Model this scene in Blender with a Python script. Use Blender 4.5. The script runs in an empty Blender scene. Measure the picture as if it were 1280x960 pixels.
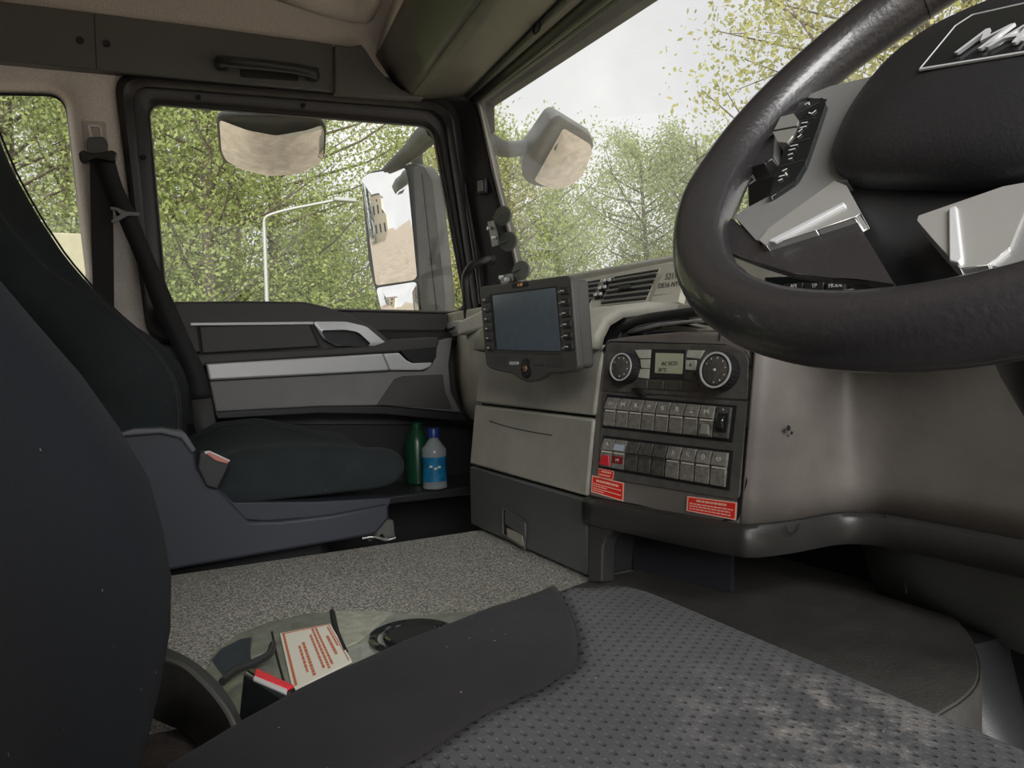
import bpy, bmesh, math, random
import numpy as np
from mathutils import Vector as V, Matrix
random.seed(4)
SC = bpy.context.scene
COL = SC.collection
# ------------------------------------------------------------------ camera
FPX, YAW, PIT, ROLL = 960.0, 28.0, -2.5, 1.5
C = V((0, 0, .75))
def _basis():
    y, p, r = map(math.radians, (YAW, PIT, ROLL))
    f = V((math.sin(y)*math.cos(p), math.cos(y)*math.cos(p), math.sin(p)))
    rt = V((math.cos(y), -math.sin(y), 0)); up = rt.cross(f)
    return f, rt*math.cos(r)-up*math.sin(r), rt*math.sin(r)+up*math.cos(r)
CF, CR, CU = _basis()
cam = bpy.data.cameras.new('camera'); camo = bpy.data.objects.new('camera', cam); COL.objects.link(camo)
cam.sensor_fit = 'HORIZONTAL'; cam.sensor_width = 36; cam.lens = 36*FPX/1280
cam.clip_start = .01; cam.clip_end = 300
m = Matrix((CR, CU, -CF)).transposed().to_4x4(); m.translation = C
camo.matrix_world = m
SC.camera = camo
# ------------------------------------------------------------------ world, light, exposure
SC.view_settings.view_transform = 'Standard'; SC.view_settings.look = 'None'
SC.view_settings.gamma = 1; SC.view_settings.use_curve_mapping = False
SC.view_settings.exposure = 1.25
SKY_STRENGTH = .52
w = bpy.data.worlds.new('world'); SC.world = w; w.use_nodes = True
nt = w.node_tree; nt.nodes.clear()
def N(nt, t, **k):
    n = nt.nodes.new(t)
    for a, b in k.items():
        if a in n.inputs: n.inputs[a].default_value = b
        else: setattr(n, a, b)
    return n
tc = N(nt, 'ShaderNodeTexCoord'); ns = N(nt, 'ShaderNodeTexNoise', Scale=2.2, Detail=5, Roughness=.55)
rp = N(nt, 'ShaderNodeValToRGB'); bg = N(nt, 'ShaderNodeBackground', Strength=SKY_STRENGTH); out = N(nt, 'ShaderNodeOutputWorld')
rp.color_ramp.elements[0].position = .35; rp.color_ramp.elements[0].color = (.66, .67, .70, 1)
rp.color_ramp.elements[1].position = .6; rp.color_ramp.elements[1].color = (.90, .90, .90, 1)
nt.links.new(tc.outputs['Generated'], ns.inputs['Vector']); nt.links.new(ns.outputs['Fac'], rp.inputs['Fac'])
nt.links.new(rp.outputs['Color'], bg.inputs['Color']); nt.links.new(bg.outputs[0], out.inputs['Surface'])
sun = bpy.data.lights.new('sun', 'SUN'); sun.energy = 2.0; sun.angle = math.radians(40); sun.color = (1, .99, .97)
suno = bpy.data.objects.new('sun', sun); COL.objects.link(suno)
suno.rotation_euler = V((-.25, -.85, .52)).to_track_quat('Z', 'Y').to_euler(); suno.location = (0, 0, 6)

# ------------------------------------------------------------------ pixel rays -> world points
def ray(px, py): return CF+CR*((px-640)/FPX)-CU*((py-480)/FPX)
def RP(px, py, p, n):
    d = ray(px, py); n = V(n); return C+d*((V(p)-C).dot(n)/d.dot(n))
def RX(px, py, v): return RP(px, py, (v, 0, 0), (1, 0, 0))
def RY(px, py, v): return RP(px, py, (0, v, 0), (0, 1, 0))
def RZ(px, py, v): return RP(px, py, (0, 0, v), (0, 0, 1))

# ------------------------------------------------------------------ materials
MC = {}
def mat(name, col, rough=.5, metal=0, bump=0, bscale=600, bdist=.0004, var=0, vscale=12, spec=.5, coat=0, trans=0, emis=None, alpha=1, detail=3, sheen=0):
    if name in MC: return MC[name]
    m = bpy.data.materials.new(name); m.use_nodes = True; MC[name] = m
    nt = m.node_tree; b = nt.nodes['Principled BSDF']; L = nt.links
    b.inputs['Base Color'].default_value = (*col, 1); b.inputs['Roughness'].default_value = rough
    b.inputs['Metallic'].default_value = metal; b.inputs['Specular IOR Level'].default_value = spec
    b.inputs['Coat Weight'].default_value = coat; b.inputs['Transmission Weight'].default_value = trans
    b.inputs['Sheen Weight'].default_value = sheen
    if emis: b.inputs['Emission Color'].default_value = (*col, 1); b.inputs['Emission Strength'].default_value = emis
    tc = N(nt, 'ShaderNodeTexCoord')
    if var:
        n = N(nt, 'ShaderNodeTexNoise', Scale=vscale, Detail=5, Roughness=.65); r = N(nt, 'ShaderNodeMapRange')
        L.new(tc.outputs['Object'], n.inputs['Vector']); L.new(n.outputs['Fac'], r.inputs['Value'])
        r.inputs['From Min'].default_value = .3; r.inputs['From Max'].default_value = .7
        r.inputs['To Min'].default_value = 1-var; r.inputs['To Max'].default_value = 1+var
        mx = N(nt, 'ShaderNodeVectorMath', operation='SCALE'); mx.inputs[0].default_value = col
        L.new(r.outputs['Result'], mx.inputs['Scale']); L.new(mx.outputs[0], b.inputs['Base Color'])
    if bump:
        n = N(nt, 'ShaderNodeTexNoise', Scale=bscale, Detail=detail); bp = N(nt, 'ShaderNodeBump', Strength=bump, Distance=bdist)
        L.new(tc.outputs['Object'], n.inputs['Vector']); L.new(n.outputs['Fac'], bp.inputs['Height']); L.new(bp.outputs[0], b.inputs['Normal'])
    return m
M_blk = mat('black_plastic', (0.026, 0.027, 0.029), .42, bump=.5)
M_blk2 = mat('black_frame_plastic', (0.03, 0.027, 0.028), .38, bump=.25, bscale=400)
M_deep = mat('deep_black_trim', (.012, .012, .014), .6)
M_gry = mat('grey_dash_plastic', (0.385, 0.375, 0.32), .42, bump=.6, var=.12, vscale=14)
M_brn = mat('worn_taupe_plastic', (0.165, 0.149, 0.136), .4, bump=.6, var=.2, vscale=9)
M_drw = mat('charcoal_drawer_plastic', (0.085, 0.09, 0.086), .45, bump=.6, var=.08)
M_lit = mat('lit_grey_dash_plastic', (0.68, 0.66, 0.57), .42, bump=.4, var=.06)  # light grey trim, with the strong light on it put into the colour
M_lit_tan = mat('lit_tan_dash_plastic', (0.5, 0.48, 0.38), .5, bump=.6, var=.18, vscale=10)  # tan of the dash end, lightened to carry the light falling there
M_door = mat('door_grey_plastic', (0.22, 0.215, 0.21), .5, bump=.7, var=.08)
M_pad = mat('door_pad_plastic', (0.062, 0.06, 0.06), .48, bump=.6)
M_slv = mat('satin_silver', (.74, .75, .76), .32, metal=.3, bump=.1)
M_slv2 = mat('wheel_silver', (0.62, 0.61, 0.59), .36, metal=.6, bump=.15)
M_slvd = mat('wheel_grey', (0.27, 0.27, 0.265), .42, metal=.3, bump=.15)
M_chr = mat('polished_steel', (.7, .7, .7), .15, metal=1)
M_lth = mat('black_leather', (.026, .024, .026), .36, coat=.35, bump=.8, bscale=260, bdist=.0006, detail=5, spec=.9)
M_air = mat('airbag_plastic', (0.02, 0.02, 0.022), .45, bump=.9, bscale=420, bdist=.0005)
M_gls = mat('gloss_black', (.015, .017, .018), .12, coat=.5)
M_navy = mat('navy_grey_seat_plastic', (0.03, 0.034, 0.047), .5, bump=.5)
M_rail = mat('dark_rail_plastic', (0.11, 0.11, 0.105), .55, bump=.6)
M_ovh = mat('overhead_grey_plastic', (0.2, 0.195, 0.175), .5, bump=.6, var=.08)
M_flc = mat('beige_fleece', (0.8, 0.73, 0.68), .95, bump=1, bscale=220, bdist=.002, var=.16, vscale=330, sheen=.3)
M_wht = mat('white_paint', (.62, .62, .60), .35)
M_red = mat('red_sticker', (.85, .03, .015), .5)
M_redk = mat('red_key', (.75, .03, .05), .4)
M_stk = mat('cream_sticker', (.78, .76, .66), .5)
M_ink = mat('faded_red_ink', (.55, .16, .08), .6)
M_pink = mat('pale_print', (.95, .55, .45), .5)
M_print = mat('white_print', (.75, .75, .72), .5)
M_dprint = mat('dark_print', (.08, .08, .07), .6)
M_orange = mat('amber_print', (.9, .5, .2), .5)
M_lcd = mat('lcd_face', (.50, .52, .38), .35)
M_scr = mat('grey_blue_screen', (0.13, 0.17, 0.21), .2, spec=.7, var=.06, vscale=60)
M_mon = mat('monitor_plastic', (0.085, 0.083, 0.078), .5, bump=.5)
M_metg = mat('dark_metal', (.14, .14, .13), .35, metal=.6)
M_disc = mat('sage_rubber_disc', (0.16, 0.175, 0.15), .55)
M_web = mat('belt_webbing', (.016, .015, .016), .7, bump=.6, bscale=900)
M_webg = mat('belt_webbing_worn', (.06, .06, .06), .7, bump=.6, bscale=900)
M_mirror = mat('mirror_glass', (.9, .9, .9), .02, metal=1)
M_mhs = mat('mirror_housing_grey', (0.14, 0.145, 0.14), .5, bump=.4, var=.15, vscale=20)
M_mhd = mat('mirror_housing_dark', (0.06, 0.063, 0.063), .5, bump=.4, var=.2, vscale=20)
M_blue = mat('blue_cap', (0.015, 0.05, 0.25), .35)
M_blab = mat('blue_bottle_label', (0.015, 0.2, 0.4), .4, var=.3, vscale=60)
M_grn = mat('green_bottle_plastic', (0.008, 0.06, 0.03), .3)
M_bark = mat('bark', (.16, .13, .10), .9, bump=1, bscale=30, bdist=.02, var=.3, vscale=8)
M_grd = mat('sandy_gravel', (0.45, 0.375, 0.28), .95, bump=1, bscale=40, bdist=.02, var=.25, vscale=3)
M_grass = mat('rough_grass', (.16, .24, .05), .95, bump=1, bscale=60, bdist=.03, var=.3, vscale=2)
M_post = mat('galvanised_steel', (0.4, 0.41, 0.38), .5, metal=.3)
M_bld = mat('cream_render', (.68, .62, .48), .8, var=.05)
M_bwin = mat('dark_window_pane', (.06, .07, .08), .15)
M_cloth = mat('yellow_tarpaulin', (0.36, 0.34, 0.22), .7, var=.1)

def leaf_mat(name, col, col2):
    m = bpy.data.materials.new(name); m.use_nodes = True; nt = m.node_tree; nt.nodes.clear(); L = nt.links
    o = N(nt, 'ShaderNodeOutputMaterial'); d = N(nt, 'ShaderNodeBsdfDiffuse'); t = N(nt, 'ShaderNodeBsdfTranslucent')
    mx = N(nt, 'ShaderNodeMixShader', Fac=.5); tc = N(nt, 'ShaderNodeTexCoord')
    n = N(nt, 'ShaderNodeTexNoise', Scale=3.5, Detail=8, Roughness=.85); r = N(nt, 'ShaderNodeValToRGB')
    r.color_ramp.elements[0].position = .36; r.color_ramp.elements[0].color = (*col, 1)
    r.color_ramp.elements[1].position = .62; r.color_ramp.elements[1].color = (*col2, 1)
    L.new(tc.outputs['Object'], n.inputs['Vector']); L.new(n.outputs['Fac'], r.inputs['Fac'])
    L.new(r.outputs[0], d.inputs['Color']); L.new(r.outputs[0], t.inputs['Color'])
    L.new(d.outputs[0], mx.inputs[1]); L.new(t.outputs[0], mx.inputs[2]); L.new(mx.outputs[0], o.inputs['Surface'])
    return m
M_leaf = leaf_mat('green_leaves', (.24, .33, .10), (.56, .60, .26))
M_leaf2 = leaf_mat('yellow_green_leaves', (.38, .42, .14), (.74, .68, .32))
M_leaf3 = leaf_mat('dusty_green_leaves', (.30, .38, .16), (.58, .62, .34))
M_leafd = leaf_mat('dark_conifer_needles', (.04, .10, .05), (.08, .16, .07))

def glass_mat(name, tint=(1, 1, 1), haze=0.0):
    m = bpy.data.materials.new(name); m.use_nodes = True; nt = m.node_tree; nt.nodes.clear(); L = nt.links
    o = N(nt, 'ShaderNodeOutputMaterial'); t = N(nt, 'ShaderNodeBsdfTransparent'); t.inputs[0].default_value = (*tint, 1)
    g = N(nt, 'ShaderNodeBsdfGlossy', Roughness=.01); lw = N(nt, 'ShaderNodeLayerWeight'); pw = N(nt, 'ShaderNodeMath', operation='POWER'); pw.inputs[1].default_value = 5
    fr = N(nt, 'ShaderNodeMath', operation='MULTIPLY_ADD'); L.new(lw.outputs['Facing'], pw.inputs[0]); L.new(pw.outputs[0], fr.inputs[0]); fr.inputs[1].default_value = .9; fr.inputs[2].default_value = .025
    mx = N(nt, 'ShaderNodeMixShader'); L.new(fr.outputs[0], mx.inputs[0]); L.new(t.outputs[0], mx.inputs[1]); L.new(g.outputs[0], mx.inputs[2])
    if haze:
        d = N(nt, 'ShaderNodeBsdfTranslucent'); d.inputs[0].default_value = (.85, .83, .78, 1)
        tc = N(nt, 'ShaderNodeTexCoord'); n = N(nt, 'ShaderNodeTexNoise', Scale=5, Detail=8, Roughness=.7)
        r = N(nt, 'ShaderNodeMapRange'); r.inputs['From Min'].default_value = .3; r.inputs['From Max'].default_value = .8
        r.inputs['To Min'].default_value = haze*.5; r.inputs['To Max'].default_value = haze*1.6
        L.new(tc.outputs['Object'], n.inputs['Vector']); L.new(n.outputs['Fac'], r.inputs['Value'])
        m2 = N(nt, 'ShaderNodeMixShader'); L.new(r.outputs[0], m2.inputs[0]); L.new(mx.outputs[0], m2.inputs[1]); L.new(d.outputs[0], m2.inputs[2])
        L.new(m2.outputs[0], o.inputs['Surface'])
    else: L.new(mx.outputs[0], o.inputs['Surface'])
    return m
M_glass = glass_mat('side_glass', (.98, .98, .97), .015)
M_wind = glass_mat('windscreen_glass', (.97, .97, .96), .05)
def bottle_glass():
    m = bpy.data.materials.new('clear_bottle'); m.use_nodes = True; nt = m.node_tree; nt.nodes.clear(); L = nt.links
    o = N(nt, 'ShaderNodeOutputMaterial'); t = N(nt, 'ShaderNodeBsdfTransparent'); d = N(nt, 'ShaderNodeBsdfPrincipled', Roughness=.15)
    d.inputs['Base Color'].default_value = (.45, .50, .52, 1)
    mx = N(nt, 'ShaderNodeMixShader', Fac=.55); L.new(t.outputs[0], mx.inputs[1]); L.new(d.outputs[0], mx.inputs[2]); L.new(mx.outputs[0], o.inputs['Surface'])
    return m
M_btl = bottle_glass()

def fabric(name, col, pattern=None, rough=.95):
    m = bpy.data.materials.new(name); m.use_nodes = True; nt = m.node_tree; b = nt.nodes['Principled BSDF']; L = nt.links
    b.inputs['Roughness'].default_value = rough; b.inputs['Sheen Weight'].default_value = .025; b.inputs['Sheen Roughness'].default_value = .5
    b.inputs['Specular IOR Level'].default_value = .12
    tc = N(nt, 'ShaderNodeTexCoord')
    def mth(op, a=None, b_=None, **k):
        n = N(nt, 'ShaderNodeMath', operation=op)
        for i, s in enumerate((a, b_)):
            if s is None: continue
            if isinstance(s, (int, float)): n.inputs[i].default_value = s
            else: L.new(s, n.inputs[i])
        return n.outputs[0]
    sp = N(nt, 'ShaderNodeSeparateXYZ'); L.new(tc.outputs['Object'], sp.inputs[0])
    n = N(nt, 'ShaderNodeTexNoise', Scale=700, Detail=2); L.new(tc.outputs['Object'], n.inputs['Vector'])
    big = N(nt, 'ShaderNodeTexNoise', Scale=9, Detail=6, Roughness=.7); L.new(tc.outputs['Object'], big.inputs['Vector'])
    # lint specks
    lint = N(nt, 'ShaderNodeTexVoronoi', Scale=55); L.new(tc.outputs['Object'], lint.inputs['Vector'])
    lm = mth('LESS_THAN', lint.outputs['Distance'], .035)
    h = n.outputs['Fac']; colfac = big.outputs['Fac']
    if pattern == 'dimple':
        P1 = .0098; P2 = .0072
        v = mth('DIVIDE', sp.outputs['X'], P2); row = mth('FLOOR', v); off = mth('MULTIPLY', mth('MODULO', row, 2), .5)
        u = mth('ADD', mth('DIVIDE', sp.outputs['Y'], P1), off)
        fu = mth('ABSOLUTE', mth('SUBTRACT', mth('FRACT', u), .5)); fv = mth('ABSOLUTE', mth('SUBTRACT', mth('FRACT', v), .5))
        du = mth('DIVIDE', fu, .34); dv = mth('DIVIDE', fv, .22)
        r2 = mth('ADD', mth('POWER', du, 2), mth('POWER', dv, 2))
        dim = mth('MINIMUM', r2, 1.0)
        h = mth('ADD', mth('MULTIPLY', dim, 1.0), mth('MULTIPLY', n.outputs['Fac'], .25))
        dist = .0019
    else:
        wv = N(nt, 'ShaderNodeTexWave', Scale=260, Distortion=.6); wv.bands_direction = 'DIAGONAL' ; L.new(tc.outputs['Object'], wv.inputs['Vector'])
        h = mth('ADD', mth('MULTIPLY', wv.outputs['Fac'], .25), mth('MULTIPLY', n.outputs['Fac'], .6)); dist = .0004; dim = None
    bp = N(nt, 'ShaderNodeBump', Strength=.8, Distance=dist); L.new(h, bp.inputs['Height']); L.new(bp.outputs[0], b.inputs['Normal'])
    r = N(nt, 'ShaderNodeMapRange'); r.inputs['From Min'].default_value = .3; r.inputs['From Max'].default_value = .7
    r.inputs['To Min'].default_value = .82; r.inputs['To Max'].default_value = 1.2; L.new(colfac, r.inputs['Value'])
    sc = N(nt, 'ShaderNodeVectorMath', operation='SCALE'); sc.inputs[0].default_value = col; L.new(r.outputs[0], sc.inputs['Scale'])
    cur = sc.outputs[0]
    if pattern == 'dimple':
        # pale dust stain on the centre of the seat
        ds = N(nt, 'ShaderNodeVectorMath', operation='DISTANCE'); L.new(tc.outputs['Object'], ds.inputs[0]); ds.inputs[1].default_value = (.33, .27, .55)
        s1 = N(nt, 'ShaderNodeMapRange'); s1.inputs['From Min'].default_value = .02; s1.inputs['From Max'].default_value = .10
        s1.inputs['To Min'].default_value = 1; s1.inputs['To Max'].default_value = 0; L.new(ds.outputs['Value'], s1.inputs['Value'])
        n3 = N(nt, 'ShaderNodeTexNoise', Scale=34, Detail=6, Roughness=.7); L.new(tc.outputs['Object'], n3.inputs['Vector'])
        s2 = N(nt, 'ShaderNodeMapRange'); s2.inputs['From Min'].default_value = .48; s2.inputs['From Max'].default_value = .68
        L.new(n3.outputs['Fac'], s2.inputs['Value'])
        mm = mth('MULTIPLY', mth('MULTIPLY', s1.outputs[0], s2.outputs[0]), .45)
        mx = N(nt, 'ShaderNodeMix', data_type='RGBA'); L.new(mm, mx.inputs['Factor']); L.new(cur, mx.inputs['A']); mx.inputs['B'].default_value = (.42, .38, .34, 1); cur = mx.outputs['Result']
    mx = N(nt, 'ShaderNodeMix', data_type='RGBA'); L.new(mth('MULTIPLY', lm, .45), mx.inputs['Factor']); L.new(cur, mx.inputs['A']); mx.inputs['B'].default_value = (.4, .4, .38, 1)
    L.new(mx.outputs['Result'], b.inputs['Base Color'])
    return m
M_fab = fabric('charcoal_fabric', (0.0095, 0.0115, 0.016))
M_fabb = fabric('bolster_fabric', (0.016, 0.015, 0.0165))
M_fabd = fabric('dimpled_seat_fabric', (0.062, 0.062, 0.066), 'dimple')
M_fabp = fabric('green_black_seat_fabric', (0.024, 0.03, 0.031))
def mat_tunnel():
    m = bpy.data.materials.new('speckled_rubber_mat'); m.use_nodes = True; nt = m.node_tree; b = nt.nodes['Principled BSDF']; L = nt.links
    tc = N(nt, 'ShaderNodeTexCoord'); n = N(nt, 'ShaderNodeTexNoise', Scale=330, Detail=3, Roughness=.6); L.new(tc.outputs['Object'], n.inputs['Vector'])
    r = N(nt, 'ShaderNodeValToRGB'); r.color_ramp.elements[0].position = .42; r.color_ramp.elements[0].color = (.13, .127, .115, 1)
    r.color_ramp.elements[1].position = .62; r.color_ramp.elements[1].color = (.62, .61, .54, 1)
    L.new(n.outputs['Fac'], r.inputs['Fac']); L.new(r.outputs[0], b.inputs['Base Color'])
    bp = N(nt, 'ShaderNodeBump', Strength=1, Distance=.0016); L.new(n.outputs['Fac'], bp.inputs['Height']); L.new(bp.outputs[0], b.inputs['Normal'])
    b.inputs['Roughness'].default_value = .33
    return m
M_tun = mat_tunnel()
M_carpet = mat('dark_worn_mat', (.05, .047, .043), .6, bump=1, bscale=300, bdist=.001, var=.2, vscale=20)
M_dirty = mat('dirty_brown_carpet', (.05, .04, .035), .8, bump=1, bscale=200, bdist=.002, var=.6, vscale=25)

# ------------------------------------------------------------------ object helpers
def tag(o, label=None, cat=None, group=None, kind=None):
    if label: o['label'] = label
    if cat: o['category'] = cat
    if group: o['group'] = group
    if kind: o['kind'] = kind
    return o
def thing(name, label, cat, loc=(0, 0, 0), group=None, kind=None):
    o = bpy.data.objects.new(name, None); COL.objects.link(o); o.location = loc; o.empty_display_size = .05
    return tag(o, label, cat, group, kind)
def link(name, me, m, par=None, bev=0, seg=2, sub=0, angle=35, solid=0, smooth=True):
    me.materials.append(m)
    if smooth:
        me.polygons.foreach_set('use_smooth', [True]*len(me.polygons))
        if angle < 180: me.set_sharp_from_angle(angle=math.radians(angle))
    o = bpy.data.objects.new(name, me); COL.objects.link(o)
    if solid:
        s = o.modifiers.new('solid', 'SOLIDIFY'); s.thickness = solid; s.offset = -1
    if bev:
        b = o.modifiers.new('bevel', 'BEVEL'); b.width = bev; b.segments = seg; b.limit_method = 'ANGLE'; b.angle_limit = math.radians(30); b.harden_normals = False
    if sub:
        s = o.modifiers.new('sub', 'SUBSURF'); s.levels = sub; s.render_levels = sub
    if par is not None:
        o.parent = par
        wp = WM.get(par.name, Matrix.Translation(par.location)); o.matrix_parent_inverse = wp.inverted()
        WM[o.name] = Matrix()   # children sit at identity in world
    else: WM[o.name] = Matrix()
    return o
WM = {}
def mesh(vs, fs):
    me = bpy.data.meshes.new('m'); me.from_pydata([tuple(v) for v in vs], [], fs)
    bm = bmesh.new(); bm.from_mesh(me); bmesh.ops.recalc_face_normals(bm, faces=bm.faces); bm.to_mesh(me); bm.free(); me.update()
    return me
def prism(name, pts, dep, m, par=None, bev=.0015, **k):
    """closed outline of world points, extruded by vector dep"""
    pts = [V(p) for p in pts]; d = V(dep); n = len(pts)
    vs = pts+[p+d for p in pts]
    fs = [list(range(n)), list(range(2*n-1, n-1, -1))]+[[i, (i+1) % n, n+(i+1) % n, n+i] for i in range(n)]
    return link(name, mesh(vs, fs), m, par, bev=bev, **k)
def box(name, c, s, m, par=None, bev=.002, rot=None, **k):
    x, y, z = (a/2 for a in s); R = rot or Matrix.Identity(3)
    vs = [V(c)+R@V((i*x, j*y, l*z)) for l in (-1, 1) for j in (-1, 1) for i in (-1, 1)]
    fs = [(0, 1, 3, 2), (4, 6, 7, 5), (0, 4, 5, 1), (2, 3, 7, 6), (0, 2, 6, 4), (1, 5, 7, 3)]
    return link(name, mesh(vs, fs), m, par, bev=bev, **k)
def loft(name, rings, m, par=None, closed=True, caps=True, **k):
    n = len(rings[0]); vs = [p for r in rings for p in r]; fs = []
    for i in range(len(rings)-1):
        for j in range(n if closed else n-1):
            a = i*n+j; b = i*n+(j+1) % n; fs.append((a, b, b+n, a+n))
    if caps and closed:
        fs.append(list(range(n-1, -1, -1))); fs.append(list(range((len(rings)-1)*n, len(rings)*n)))
    return link(name, mesh(vs, fs), m, par, **k)
def smooth_pts(pts, n=6, closed=False):
    pts = [V(p) for p in pts]; out = []; L = len(pts)
    rng = range(L if closed else L-1)
    for i in rng:
        g = (lambda q: pts[q % L]) if closed else (lambda q: pts[max(0, min(L-1, q))])
        a, b, c, d = g(i-1), g(i), g(i+1), g(i+2)
        for s in range(n):
            t = s/n
            out.append(.5*((2*b)+(c-a)*t+(2*a-5*b+4*c-d)*t*t+(3*b-a-3*c+d)*t**3))
    if not closed: out.append(pts[-1])
    return out
def tube_geo(pts, r, seg=10, closed=False, sx=1):
    pts = [V(p) for p in pts]; n = len(pts); vs = []; fs = []
    T = [(pts[(i+1) % n if closed else min(i+1, n-1)]-pts[(i-1) % n if closed else max(i-1, 0)]).normalized() for i in range(n)]
    u = T[0].orthogonal().normalized()
    for i in range(n):
        u = (u-T[i]*u.dot(T[i])).normalized(); w = T[i].cross(u)
        rr = r[i] if isinstance(r, (list, tuple)) else r
        for j in range(seg):
            a = 2*math.pi*j/seg; vs.append(pts[i]+(u*math.cos(a)*sx+w*math.sin(a))*rr)
    for i in range(n if closed else n-1):
        for j in range(seg):
            a = i*seg+j; b = i*seg+(j+1) % seg; c = (i+1) % n
            fs.append((a, b, c*seg+(j+1) % seg, c*seg+j))
    if not closed:
        fs.append(list(range(seg-1, -1, -1))); fs.append(list(range((n-1)*seg, n*seg)))
    return vs, fs
def tube(name, pts, r, m, par=None, seg=10, closed=False, smoothn=0, **k):
    if smoothn:
        if isinstance(r, (list, tuple)): r = [r[min(len(r)-1, i//smoothn)]+(r[min(len(r)-1, i//smoothn+1)]-r[min(len(r)-1, i//smoothn)])*(i % smoothn)/smoothn for i in range((len(pts)-1)*smoothn+1)]
        pts = smooth_pts(pts, smoothn, closed)
    return link(name, mesh(*tube_geo(pts, r, seg, closed)), m, par, angle=50, **k)
def multi(name, parts, m, par=None, **k):
    vs = []; fs = []
    for v, f in parts:
        o = len(vs); vs += list(v); fs += [[i+o for i in q] for q in f]
    return link(name, mesh(vs, fs), m, par, **k)
def prism_geo(pts, d):
    pts = [V(p) for p in pts]; n = len(pts); d = V(d)
    return pts+[p+d for p in pts], [list(range(n)), list(range(2*n-1, n-1, -1))]+[[i, (i+1) % n, n+(i+1) % n, n+i] for i in range(n)]
def frame_of(n, up=V((0, 0, 1))):
    n = V(n).normalized(); x = V(up).cross(n).normalized(); y = n.cross(x); return x, y, n
def lathe(name, c, axis, prof, m, par=None, seg=32, **k):
    """prof: (distance along axis, radius)"""
    x, y, n = frame_of(axis, V((0, 0, 1)) if abs(V(axis).normalized().z) < .95 else V((1, 0, 0)))
    c = V(c)
    rings = [[c+n*h+(x*math.cos(2*math.pi*j/seg)+y*math.sin(2*math.pi*j/seg))*max(r, 1e-5) for j in range(seg)] for h, r in prof]
    return loft(name, rings, m, par, angle=k.pop('angle', 40), **k)
def rounded(pts, r, n=5):
    """round the corners of a 2-D (pixel) polygon"""
    out = []; L = len(pts)
    for i in range(L):
        rr = r[i] if isinstance(r, (list, tuple)) else r
        p = V((*pts[i], 0)); a = V((*pts[i-1], 0)); b = V((*pts[(i+1) % L], 0))
        da = (a-p); db = (b-p); k = min(rr, da.length*.45, db.length*.45)
        if k < .01: out += [p.xy]*(n+1); continue
        s = p+da.normalized()*k; e = p+db.normalized()*k
        for j in range(n+1):
            t = j/n; q = s*(1-t)**2+p*2*t*(1-t)+e*t*t; out.append(q.xy)
    return out
def py_prism(name, px, y, dep, m, par=None, r=0, **k):
    """outline given on the plane Y=y, extruded away from the cabin by dep"""
    if r: px = rounded(px, r)
    return prism(name, [RY(a, b, y) for a, b in px], (0, dep, 0), m, par, **k)
def text(name, s, origin, xdir, ydir, size, m, par=None, depth=.0003, align='CENTER', shear=0):
    cu = bpy.data.curves.new('t', 'FONT'); cu.body = s; cu.size = size; cu.extrude = depth; cu.align_x = align; cu.align_y = 'CENTER'; cu.shear = shear; cu.resolution_u = 3
    to = bpy.data.objects.new('t', cu); COL.objects.link(to)
    dg = bpy.context.evaluated_depsgraph_get(); me = bpy.data.meshes.new_from_object(to.evaluated_get(dg)); bpy.data.objects.remove(to)
    x = V(xdir).normalized(); z = x.cross(V(ydir)).normalized(); y = z.cross(x)
    M = Matrix((x, y, z)).transposed().to_4x4(); M.translation = V(origin); me.transform(M)
    me.materials.clear()
    return link(name, me, m, par, smooth=False)

# =================================================================== SETTING
YD = 2.0      # inner plane of the passenger side
TZ = .39      # engine tunnel top
XR = -.78     # rear wall
# floor and tunnel
fl = prism('floor', [(XR, -.16, 0), (1.0, -.16, 0), (1.0, YD+.04, 0), (XR, YD+.04, 0)], (0, 0, -.04), M_deep, bev=0); tag(fl, kind='structure')
def arc(pts, n=5): return [p for p in smooth_pts([V((*p, 0)) for p in pts], n)]
edge = arc([(.99, .66), (.93, .585), (.83, .50), (.72, .455), (.5, .44)], 5)
tp = [V((XR, 1.40, TZ)), V((.99, 1.40, TZ))]+[V((p.x, p.y, TZ)) for p in edge]+[V((XR, .44, TZ))]
tun = prism('floor_tunnel', tp, (0, 0, -TZ), M_tun, bev=.02, seg=3); tag(tun, kind='structure')
# darker worn mat in front of the driver's seat, on the tunnel
mp = [V((.66, .98, TZ+.001))]+[V((.975, .98, TZ+.001))]+[V((p.x+.004, p.y-.005, TZ+.001)) for p in edge]+[V((.10, .432, TZ+.001)), V((.10, .60, TZ+.001)), V((.5, .93, TZ+.001))]
mp = [V((p.x, p.y, TZ+.005)) for p in mp]
FM = tag(prism('floor_mat', mp, (0, 0, -.004), M_carpet, bev=.0015), 'dark worn rubber mat on the engine tunnel in front of the driver seat', 'mat')
sk = [p for p in edge]+[V((.10, .44, 0))]
tag(loft('side_flap', [[V((p.x+.004, p.y-.005, z)) for p in sk] for z in (TZ+.003, TZ-.02, .02)], M_carpet, FM, closed=False, solid=-.003, angle=80))
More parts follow.
